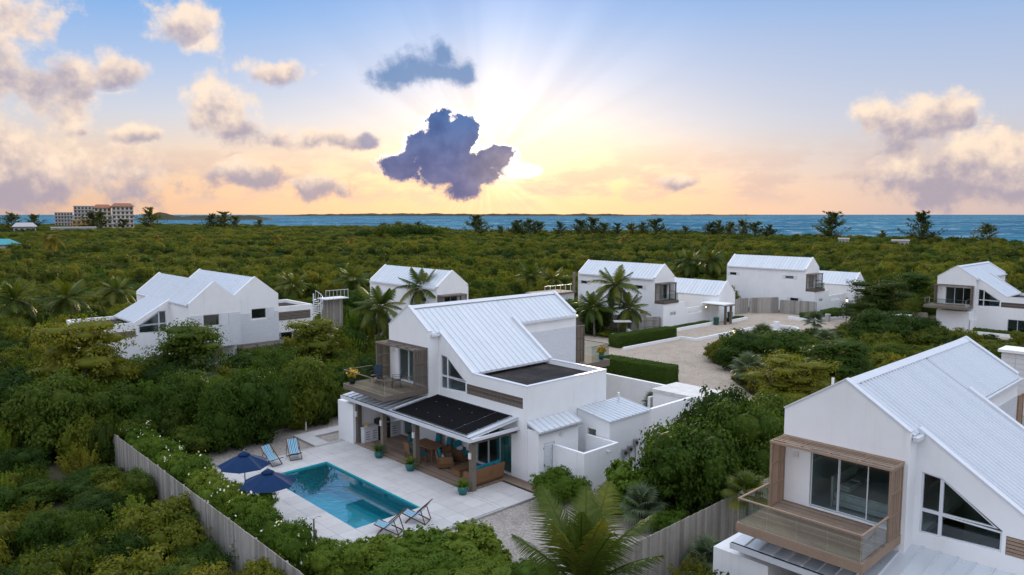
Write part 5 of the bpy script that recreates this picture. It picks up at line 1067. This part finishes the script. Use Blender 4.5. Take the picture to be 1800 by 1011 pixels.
def pot(loc, label, r=.24, h=.36, mt='pot_teal', plant='fern'):
    root = empty('potted_plant', loc, 0, label, 'potted plant', 'glazed pots'); MB().lathe([(0, 0), (r*.7, 0), (r, h*.55), (r*.92, h), (r*.82, h), (r*.8, h*.85), (0, h*.85)], 18).obj('pot', M[mt], root, smooth=True)
    rs = np.random.RandomState(int(loc[1]*10)); V = []; Q = []
    if plant == 'fern':
        for i in range(60):
            a = rs.uniform(0, 2*PI); l = rs.uniform(.38, .68); e = rs.uniform(.2, 1.2); d = np.array([math.cos(a)*math.cos(e), math.sin(a)*math.cos(e), math.sin(e)]); s = np.array([-math.sin(a), math.cos(a), 0])*.030; p = np.array([0, 0, h*.86]); m = p+d*l*.6; t_ = p+d*l-np.array([0, 0, l*.22]); k = len(V); V += [p-s*.4, p+s*.4, m+s, m-s, t_+s*.1, t_-s*.1]; Q += [(k, k+1, k+2, k+3), (k+3, k+2, k+4, k+5)]
        link('leaves', mk_np('leaves', np.array(V), np.array(Q), M['leaf_bright']), root)
    else:
        L = [(0, 0, h+.22, .26, .26, .24)]; link('leaves', crown_mesh('leaves', 3, L, 120, .12, 'leaf_bright', .5, False), root); link('flowers', crown_mesh('flowers', 4, [(0, 0, h+.28, .28, .28, .24)], 150, .12, 'petal_yellow', .9, False), root)
pot((21.75, 34.1, .125), 'teal glazed fern pot at the post nearest the grill', .25, .4); pot((21.8, 31.2, .125), 'teal glazed fern pot at the middle porch post', .25, .4); pot((21.72, 26.75, .125), 'teal glazed fern pot at the corner porch post', .25, .4)
pot((21.85, 36.9, 3.8), 'dark pot of yellow flowers at the corner of the pool villa balcony', .2, .32, 'black_metal', 'fl'); pot((38.9, 32.65, 3.55), 'teal pot of orange yellow flowers on the rear balcony', .2, .36, 'pot_teal', 'fl')
MB_ = MB().lathe([(0, 0), (.05, 0), (.05, .9), (0, .9)], 8).obj('white_bollard', M['fabric_white'], None, pz(538, 757)); tag(MB_, 'thin white marker post at the gravel edge under the trees', 'post')
# spiral stair behind the double-gabled villa
def spiral():
    root = empty('spiral_stair', (38.4, 72.5, 0), 0, 'white spiral staircase beside the double gabled villa', 'stair'); MB().tube([(0, 0, 0), (0, 0, 5.0)], .07, 8).obj('column', M['white_metal'], root); n = 22; ra = []
    for i in range(n):
        a = i*.34; z = .3+i*.19; pbox('tread', M['white_metal'], root, .08+.42*math.cos(0)*0, -.14, -.02, .98, .14, .02).location = (.52*math.cos(a), .52*math.sin(a), z); root.children[-1].rotation_euler = (0, 0, a); ra.append((.98*math.cos(a), .98*math.sin(a), z+.95))
        MB().tube([(.97*math.cos(a), .97*math.sin(a), z), (.97*math.cos(a), .97*math.sin(a), z+.95)], .016, 5).obj('baluster', M['white_metal'], root)
    MB().tube(ra, .03, 6).obj('handrail', M['white_metal'], root)
    MB().box(.9, -.9, 4.3, 3.8, .9, 4.4).obj('landing', M['white_metal'], root); g = MB()
    for i in range(7): g.tube([(1+.45*i, -.88, 4.4), (1+.45*i, -.88, 5.3)], .022, 5)
    g.tube([(.95, -.88, 5.3), (3.75, -.88, 5.3)], .03, 6); g.obj('guard_rail', M['white_metal'], root)
    MB().box(1.0, .2, 0, 3.6, .4, 4.28).obj('screen_wall', M['stucco_grey'], root)
    for i in range(13): pbox('board', M['fence_wood'], root, 1.0+.2*i+.005, .15, .6, 1.2+.2*i-.005, .198, 4.2)
spiral()
# sun deck with rails left of the palm villa
sd = empty('sun_deck', (66.5, 66.2, 0), 0, 'raised sun deck with white rails left of the palm villa', 'deck'); MB().box(-.5, -1.5, 3.3, 5.4, 2, 3.5).obj('floor', M['wood_grey'], sd); MB().box(5.0, -1.4, 3.5, 5.3, -1.2, 6.0).obj('screen', M['wood_grey'], sd); MB().box(-.3, -1.3, 0, 5.2, 1.8, 3.298).obj('base', M['stucco_grey'], sd)
for i in range(6): pbox('rail_post', M['white_metal'], sd, -.45+.95*i, -1.48, 3.5, -.4+.95*i, -1.42, 4.45)
MB().box(-.5, -1.49, 4.452, 4.5, -1.41, 4.5).obj('handrail', M['white_metal'], sd)
# ------------------------------------------------------------------ far buildings
def block(name, px0, px1, dist, h, label, mt, floors, bays, depth=18, cat='building', roof=None, base=0):
    a, b = polar(px0, dist), polar(px1, dist); L = (b-a).length; ang = math.atan2((b-a).y, (b-a).x); root = empty(name, a, ang, label, cat)
    MB().box(0, 0, base, L, depth, h).obj('wall', M[mt], root); fh = (h-base)/floors; bw = L/bays
    for i in range(floors):
        for j in range(bays): pbox('window', M['window_dark'], root, bw*(j+.22), -.12, base+fh*(i+.25), bw*(j+.78), -.01, base+fh*(i+.8))
        MB().box(-.2, -.7, base+fh*i+.02, L+.2, -.13, base+fh*i+.35).obj('balcony', M[mt], root)
    if roof: MB().raw([(-1, -1.2, h), (L+1, -1.2, h), (L+1, depth+1, h), (-1, depth+1, h), (L*.12, depth*.4, h+2.6), (L*.88, depth*.4, h+2.6)], [(0, 1, 5, 4), (1, 2, 5), (2, 3, 4, 5), (3, 0, 4), (0, 3, 2, 1)]).obj('roof', M[roof], root)
    else: MB().box(-.3, -.3, h, L+.3, depth+.3, h+.5).obj('parapet', M[mt], root)
HD = 640
block('hotel_wing', 197, 235, HD, 19.5, 'tall cream hotel block with terracotta roof on the far shore', 'hotel_wall', 6, 5, roof='terracotta'); block('hotel_wing', 166, 196, HD+6, 18.5, 'cream hotel wing with small terracotta cap left of the tallest block', 'hotel_wall', 6, 4, roof='terracotta')
block('hotel_slab', 130, 168, HD+60, 20, 'plain grey white hotel slab behind the ochre building', 'hotel_grey', 7, 6); block('ochre_building', 126, 166, HD-40, 9.5, 'ochre yellow building in front of the far hotel', 'ochre', 3, 5); block('pale_building', 96, 128, HD+160, 15, 'pale distant building left of the far hotel', 'hotel_grey', 5, 6); block('low_building', 88, 168, HD-70, 4.6, 'long low white building at the foot of the far hotel', 'hotel_grey', 1, 9); block('low_house', 22, 62, HD-60, 5.5, 'small pale roofed house among trees at the far left', 'hotel_grey', 1, 4, roof='hotel_grey')
block('beach_house', 1476, 1494, 330, 3.3, 'small white beach house in the scrub below the tallest casuarina', 'hotel_grey', 1, 3, 7); block('beach_house', 1570, 1600, 320, 3.2, 'long low white beach house in the scrub near the right shore', 'hotel_grey', 1, 4, 7); block('beach_house', 742, 760, 395, 5.0, 'pale house roof among trees on the central rise', 'hotel_grey', 1, 3, 8)
hu = empty('teal_hut', polar(-2, 300), HEAD, 'small hut with teal roof in the scrub at the left edge', 'hut'); MB().box(-3, -3.5, 0, 3, 3.5, 3.6).obj('wall', M['interior'], hu); MB().raw([(-4, -4.5, 3.6), (4, -4.5, 3.6), (4, 4.5, 3.6), (-4, 4.5, 3.6), (0, -3, 5.4), (0, 3, 5.4)], [(0, 1, 4), (1, 2, 5, 4), (2, 3, 5), (3, 0, 4, 5), (0, 3, 2, 1)]).obj('roof', M['hut_teal'], hu)

gp = empty('chimney_pillar', (49.6, 10.7, 0), 0, 'grey block chimney pillar at the right picture edge', 'pillar')
for i in range(19):
    for j in range(2):
        for k in range(2): pbox('block', M['stucco_grey'], gp, -.7+.7*j+.006+(.0), -.7+.7*k+.006, .30*i+.006, -.7+.7*(j+1)-.006, -.7+.7*(k+1)-.006, .30*(i+1)-.006)
MB().box(-.85, -.85, 5.7, .85, .85, 5.85).obj('cap', M['stucco'], gp)
# ------------------------------------------------------------------ planting
rn = random.Random(77)
# flowering bushes inside the left fence
FLW = [crown_mesh('flowers', 200+i, dome_lumps(40+i, 1.02, 1.25, 12), 40, .065, 'petal_white', .9, False, .9) for i in range(3)]
where = ['farthest along the fence', 'second from the far end', 'third from the far end', 'fourth from the far end', 'beside the far umbrella', 'beside the near umbrella', 'just past the near umbrella', 'level with the middle of the pool', 'level with the near end of the pool', 'beside the garden shower post', 'nearest the camera']
for i in range(11):
    y_ = 44.2-1.92*i; v = i % 3
    b = bush('bright', (12.05+rn.uniform(-.15, .15), y_, 0), 2.5, 2.2+rn.uniform(-.1, .2), 'green flowering bush inside the left fence, '+where[i], 'bush', 'flowering bushes along the left fence', 'flowering_bush', seed=i, var=v)
    cs = b.children[0].scale; o = link('flowers', FLW[v], b, scale=tuple(cs*1.03)); tag(o, 'white blossoms', kind='stuff')
specific = [  # kind, px, py of the foot, width, height, label, category
 ('layered', 555, 672, 7.0, 5.2, 'dark layered tree in front of the grey fence near the pool villa balcony', 'tree'), ('layered', 350, 712, 8.6, 5.8, 'wide layered tree in front of the double gabled villa', 'tree'), ('layered', 150, 745, 9.0, 6.8, 'large layered tree at left below the double gabled villa', 'tree'),
 ('dark', 445, 778, 4.2, 5.0, 'broadleaf tree with pale trunks beside the gravel', 'tree'), ('dark', 540, 742, 4.4, 4.6, 'dark broadleaf tree left of the pool villa porch', 'tree'), ('dark', 395, 790, 3.6, 4.4, 'dark tree right behind the far umbrella', 'tree'), ('dark', 330, 770, 4.0, 4.4, 'round leafy tree above the far flowering bushes', 'tree'), ('bright', 250, 760, 3.4, 3.6, 'light green shrub at the far end of the left fence', 'shrub'), ('dark', 495, 712, 4.2, 4.4, 'leafy tree between the two layered trees', 'tree'), ('dark', 600, 715, 3.6, 3.2, 'low leafy shrub tucked under the balcony end', 'shrub'),
 ('dark', 255, 700, 4.6, 3.6, 'dark tree hiding the foot of the wing with the triangular window', 'tree'), ('dark', 430, 692, 4.6, 3.4, 'dark tree below the right gable of the double gabled villa', 'tree'), ('dark', 485, 672, 4.4, 3.3, 'leafy tree below the flat wing of the double gabled villa', 'tree'), ('dark', 300, 728, 4.4, 3.8, 'broadleaf tree left of the wide layered tree', 'tree'), ('dark', 640, 690, 3.6, 3.0, 'leafy shrub beside the slatted balcony screen', 'shrub'), ('dark', 1345, 800, 4.6, 4.0, 'leafy tree between entry shelter and right villa', 'tree'),
 ('seagrape', 655, 992, 2.6, 1.1, 'low sea grape at the near corner of the pool terrace', 'bush'), ('bright', 775, 1040, 3.0, 1.5, 'dense green bush at the bottom centre left', 'bush'), ('bright', 930, 1050, 2.6, 1.4, 'green bush hiding the foot of the foreground palm', 'bush'), ('bright', 1060, 1045, 2.4, 1.2, 'green bush right of the foreground palm foot', 'bush'),
 ('dark', 110, 800, 5.5, 5.0, 'tall dark leafy tree outside the left fence', 'tree'), ('dark', 30, 790, 5.0, 4.8, 'dark leafy tree at the left picture edge', 'tree'), ('dark', 215, 770, 4.2, 3.6, 'dark leafy shrub just outside the far end of the left fence', 'shrub'),
 ('bright', 982, 884, 2.7, 1.85, 'round green bush beside the shower yard', 'bush'), ('seagrape', 1118, 900, 3.1, 2.2, 'glossy sea grape bush right of the gravel yard', 'bush'), ('dark', 1210, 905, 4.6, 4.6, 'tall dark broadleaf tree behind the right fence', 'tree'), ('dark', 1310, 875, 4.4, 4.8, 'dark broadleaf tree next to the right villa gable', 'tree'), ('dark', 1255, 850, 4.0, 5.0, 'broadleaf tree rising in front of the entry shelter', 'tree'), ('dark', 1175, 870, 3.0, 3.2, 'dense dark shrub between sea grape and tall tree', 'shrub'), ('bright', 1175, 945, 2.0, 1.3, 'low shrub at the foot of the right fence', 'shrub'),
 ('seagrape', 735, 1000, 3.0, 1.2, 'broad sea grape hedge in front of the near deck chairs', 'bush'), ('seagrape', 815, 995, 3.0, 1.35, 'sea grape clump left of the foreground palm', 'bush'), ('bright', 700, 1040, 3.2, 1.5, 'bright green bush along the bottom edge', 'bush'), ('bright', 850, 1040, 3.0, 1.4, 'bright green bush under the foreground palm', 'bush'), ('bright', 590, 1020, 2.6, 1.7, 'bright green bush at the near end of the flowering row', 'bush'),
 ('feather', 1220, 1040, 2.4, 1.3, 'leafy shrub at the bottom between fence and right villa', 'shrub'), ('bright', 1270, 985, 1.0, .7, 'small shrub beside the right villa end wall', 'shrub'),
 ('dark', 1310, 648, 5.5, 3.4, 'dense shrub around the lamp post at the drive', 'shrub'), ('dark', 1375, 640, 6.0, 3.6, 'dark scrub clump right of the drive lamp post', 'shrub'), ('layered', 1390, 735, 7.5, 4.2, 'spreading layered tree behind the right villa gable', 'tree'), ('layered', 1480, 700, 7.5, 4.4, 'wide layered tree left of the right villa ridge', 'tree'), ('layered', 1545, 570, 10, 5.5, 'large layered tree in front of the gate villa annex', 'tree'), ('layered', 1610, 545, 9, 5.2, 'layered tree left of the far right villa', 'tree'), ('dark', 1550, 605, 6.5, 4.0, 'round dark tree right of the far lamp post', 'tree'),
 ('dark', 1000, 578, 5, 4.0, 'dark tree behind the pool villa ridge end', 'tree'), ('dark', 1045, 585, 4.6, 3.6, 'dark rounded shrub under the palm clump', 'shrub'), ('dark', 620, 560, 4.0, 4.2, 'dark conifer like tree beside the spiral stair', 'tree'),
]
for k, px_, py_, w_, h_, lb, ct_ in specific: p = pz(px_, py_); bush(k, (p.x, p.y, 0), w_, h_, lb, ct_)
# palms
palms = [(665, 640, 5.2, 3.0, 'coconut palm left of the hidden villa between the roofs'), (742, 610, 6.0, 3.2, 'coconut palm in front of the hidden villa gable'), (1075, 588, 5.6, 3.2, 'tall coconut palm beside the long wall of the palm villa'), (1045, 592, 3.2, 2.8, 'short coconut palm left in the palm clump'), (1108, 590, 3.0, 2.8, 'short coconut palm right in the palm clump'), (125, 590, 4.2, 3.4, 'coconut palm left of the double gabled villa'), (28, 600, 4.4, 3.6, 'coconut palm at the left picture edge'), (210, 560, 3.6, 3.2, 'coconut palm behind the double gabled villa'), (622, 540, 4.2, 3.4, 'coconut palm above the spiral stair'), (520, 545, 3.6, 3.0, 'coconut palm behind the flat wing of the double gabled villa'), (935, 530, 4.0, 3.4, 'coconut palm behind the pool villa roof'), (975, 533, 3.6, 3.2, 'coconut palm left of the raised sun deck'), (1215, 505, 4.8, 3.6, 'coconut palm behind the annex of the palm villa'), (1250, 505, 5.2, 3.6, 'coconut palm between the two right hand villas'), (1195, 500, 4.2, 3.4, 'coconut palm just right of the palm villa roof')]
for i, (px_, py_, h_, L_, lb) in enumerate(palms): p = pz(px_, py_); palm((p.x, p.y, 0), h_, L_, lb, 22, i)
p = pz(95, 470); palm((p.x, p.y, 0), 7.5, 4.2, 'yellowing coconut palm alone in the scrub at far left', 16, 40, FRG)
for i, (px_, py_, lb) in enumerate(((280, 440, 'small yellow palm in the far scrub, left'), (352, 442, 'small yellow palm in the far scrub, right of the hotel'), (615, 447, 'yellow topped palm in the middle of the far scrub'), (487, 442, 'yellow palm below the sea at left centre'), (1092, 445, 'yellow palm in the far scrub right of centre'))): p = pz(px_, py_); palm((p.x, p.y, 0), 5.0, 3.2, lb, 12, 50+i, FRG)
palm((16.2, 14.2, 0), 2.1, 3.25, 'big coconut palm with upright fronds at the bottom centre', 14, 5, FRU, 0.05, hi=94, lo=28)
palm((13.2, 15.6, 0), 1.2, 2.0, 'low palm with short fronds at the bottom edge left of the big palm', 9, 6, FRF, 0.05)
p = pz(1258, 905, 0); fan_palm((26.6, 14.6, 0), 2.2, 1.15, 'single fan palm standing before the right fence', 1, 20, 1)
for i, (px_, py_, h_, s_, lb) in enumerate(((1130, 925, .7, 1.3, 'silver fan palm at the foot of the sea grape bush'), (1315, 690, 1.6, 1.7, 'blue green fan palm at the edge of the sand drive'), (440, 765, 2.6, 1.4, 'silver fan palm among the trees left of the gravel'), (360, 720, 2.6, 1.5, 'silver fan palm below the wide layered tree'), (1450, 640, 1.8, 1.6, 'silver fan palm in the scrub right of the round bed'), (1340, 622, 1.6, 1.6, 'silver fan palm near the drive lamp post'), (1430, 600, 2.0, 1.5, 'silver fan palm beside the curved white bed'), (1245, 1010, .5, 1.1, 'low fan palm at the bottom before the right fence'), (1150, 735, 1.0, 1.0, 'dry fan palm beside the utility room roof'))):
    p = pz(px_, py_); fan_palm((p.x, p.y, 0), h_, s_, lb, 0, 22, i+3)
# casuarinas standing along the shore
def ORD(i):
    o = 'zeroth first second third fourth fifth sixth seventh eighth ninth tenth eleventh twelfth thirteenth fourteenth fifteenth sixteenth seventeenth eighteenth nineteenth'.split(); i += 1
    if i < 20: return o[i]
    t_ = {2: 'twenty', 3: 'thirty', 4: 'forty'}[i//10]; return t_[:-1]+'tieth' if i % 10 == 0 and False else ({2: 'twentieth', 3: 'thirtieth', 4: 'fortieth'}[i//10] if i % 10 == 0 else t_+' '+o[i % 10])
for i, (px_, d_, h_) in enumerate(sorted(((838, 400, 12.5), (880, 390, 7), (912, 400, 10), (930, 395, 10.5), (945, 400, 9.5), (985, 390, 9), (1018, 395, 10.5), (1042, 392, 11.5), (1060, 390, 9), (1085, 395, 8.5), (1110, 395, 8.5), (1130, 395, 9), (1155, 392, 11), (1188, 390, 5), (1206, 392, 7), (1250, 385, 9), (1265, 388, 10), (1285, 388, 9), (1305, 388, 10), (1330, 388, 9.5), (1355, 385, 8), (1463, 380, 14), (1552, 372, 6), (1620, 362, 13.5), (1737, 350, 9.5), (1700, 352, 4), (372, 640, 13), (392, 640, 15), (412, 640, 12), (456, 640, 9), (265, 640, 18), (160, 600, 14), (178, 600, 15), (215, 605, 10), (20, 610, 14), (60, 600, 13), (1640, 360, 6), (905, 396, 9), (700, 420, 9), (672, 425, 8), (735, 420, 9)))):
    a = HEAD-math.atan((px_-900)/1306.0); bush('pine', (math.cos(a)*d_, math.sin(a)*d_, 0), h_*rn.uniform(1.2, 1.6), h_*1.12, 'wind shaped casuarina on the far shore, %s from the left' % ORD(i), 'tree', 'casuarinas along the shore', seed=i)
# scrub: the largest three hundred are things of their own, the rest one mass
BOX = [(10.3, 42.5, 12, 41.6), (20, 42, 2.5, 15.5), (40.5, 44, 22, 42), (46.8, 51, 32.5, 41), (57, 68.5, 44, 49), (79, 84, 38.8, 44), (66, 90, 43, 66), (87.5, 100, 39.5, 54), (93, 113, 12, 33), (96, 113, 41, 60), (43, 53, 57, 71.5), (12.5, 34.5, 57.5, 75), (33, 42, 58.5, 76), (64, 73, 63, 70), (90, 98, 10, 41), (1.2, 5.2, 39.2, 45)]
def free(x_, y_, m=0):
    if any(a-m < x_ < b+m and c-m < y_ < d+m for a, b, c, d in BOX): return False
    return not inpoly(x_, y_, DRIVE)
def inshore(x_, y_):
    return inpoly(x_, y_, SHORE+[(-300, -320)])
def inpoly(x_, y_, poly):
    c = False; j = len(poly)-1
    for i in range(len(poly)):
        xi, yi = poly[i]; xj, yj = poly[j]
        if (yi > y_) != (yj > y_) and x_ < (xj-xi)*(y_-yi)/(yj-yi)+xi: c = not c
        j = i
    return c
pts = []
r_ = 17.0
while r_ < 900:
    s_ = 1.45+r_*.0068; a = HEAD-R(41); da = s_/r_
    while a < HEAD+R(41):
        rr = r_+rn.uniform(-.4, .4)*s_; aa = a+rn.uniform(-.35, .35)*da; x_, y_ = math.cos(aa)*rr, math.sin(aa)*rr; a += da
        if rr > 470 and aa < HEAD+R(8): continue
        if not inshore(x_*1.015, y_*1.015) or not free(x_, y_): continue
        nz = math.sin(x_*.043+1.3)*math.sin(y_*.037+.4)+.6*math.sin(x_*.11+y_*.07)
        sz = s_*rn.uniform(.85, 1.45); h_ = min(4.2, (2.1+.9*nz+rn.uniform(-.9, 1.2))*(1+.0006*rr)); h_ = max(h_, .8)
        if rr < 62: h_ *= .85
        if x_ < 10.3 and y_ < 60: h_ = h_*.62 if rr < 45 else h_*.9
        if rr < 24: h_ *= .8
        if 41 < x_ < 92 and y_ < 38: h_ = min(h_, 2.4)
        kd = rn.random(); kind = 'scrub' if kd < .5 else ('olive' if kd < .72 else ('dark' if kd < .84 else 'feather'))
        if x_ < 10.3 and y_ < 60 and rn.random() < .4: kind = rn.choice(('feather', 'dark', 'dark'))
        pts.append((rr, x_, y_, sz, h_, kind))
    r_ += s_*.92
for i in range(150):
    px_ = rn.uniform(560, 835); d_ = rn.uniform(372, 420); q = polar(px_, d_); e_ = math.exp(-((px_-715)/95)**2)
    pts.append((d_, q.x, q.y, rn.uniform(5, 9), 3.2+5.2*e_*rn.uniform(.6, 1.15), rn.choice(('scrub', 'dark', 'dark', 'olive'))))
pts.sort(key=lambda q: -q[3]/q[0])
lab = {'scrub': 'rounded green scrub bush in the wild thicket around the villas', 'olive': 'olive yellow scrub bush in the wild thicket around the villas', 'dark': 'dark leaved bush in the wild thicket around the villas', 'feather': 'feathery leaved shrub in the wild thicket around the villas'}
for rr, x_, y_, sz, h_, kind in pts[:300]:
    bush(kind, (x_, y_, 0), sz*1.15, h_, lab[kind], 'shrub', 'thicket bushes '+kind, 'thicket_bush', seed=int(x_*131+y_*17))
rest = pts[300:]
bc = bpy.data.collections.new('thicket_kit'); kinds = []
hz = {'scrub': 1.2, 'olive': 1.1, 'dark': 1.4, 'feather': 1.15}
for kd in ('dark', 'feather', 'olive', 'scrub'):
    for j, (cr, tr) in enumerate(KIT[kd]): o = bpy.data.objects.new('kit_%02d_%s' % (len(kinds), kd), cr); bc.objects.link(o); kinds.append(kd)
me = bpy.data.meshes.new('thicket'); n = len(rest); me.vertices.add(n); me.vertices.foreach_set('co', np.array([(q[1], q[2], 0) for q in rest], np.float32).ravel())
at = me.attributes.new('siz', 'FLOAT_VECTOR', 'POINT'); at.data.foreach_set('vector', np.array([(q[3]*.58, q[3]*.58, q[4]/hz[q[5]]) for q in rest], np.float32).ravel())
at = me.attributes.new('rot', 'FLOAT_VECTOR', 'POINT'); at.data.foreach_set('vector', np.array([(0, 0, rn.uniform(0, 6.28)) for q in rest], np.float32).ravel())
idx = [rn.choice([i for i, k in enumerate(kinds) if k == q[5]]) for q in rest]
at = me.attributes.new('idx', 'INT', 'POINT'); at.data.foreach_set('value', np.array(idx, np.int32))
th = link('scrub_thicket', me); tag(th, 'wild green coastal scrub stretching from the villas to the sea', 'scrub', None, 'stuff')
ng = bpy.data.node_groups.new('thicket', 'GeometryNodeTree'); ng.interface.new_socket('Geometry', in_out='INPUT', socket_type='NodeSocketGeometry'); ng.interface.new_socket('Geometry', in_out='OUTPUT', socket_type='NodeSocketGeometry')
gi = ng.nodes.new('NodeGroupInput'); go = ng.nodes.new('NodeGroupOutput'); ci = ng.nodes.new('GeometryNodeCollectionInfo'); ci.inputs[0].default_value = bc; ci.inputs['Separate Children'].default_value = True; ip = ng.nodes.new('GeometryNodeInstanceOnPoints'); ip.inputs['Pick Instance'].default_value = True
def na(nm, ty): q = ng.nodes.new('GeometryNodeInputNamedAttribute'); q.data_type = ty; q.inputs[0].default_value = nm; return q.outputs[0]
lk = ng.links.new; lk(gi.outputs[0], ip.inputs['Points']); lk(ci.outputs[0], ip.inputs['Instance']); lk(na('idx', 'INT'), ip.inputs['Instance Index']); lk(na('rot', 'FLOAT_VECTOR'), ip.inputs['Rotation']); lk(na('siz', 'FLOAT_VECTOR'), ip.inputs['Scale']); lk(ip.outputs[0], go.inputs[0])
th.modifiers.new('thicket', 'NODES').node_group = ng
print('bushes', len(pts))
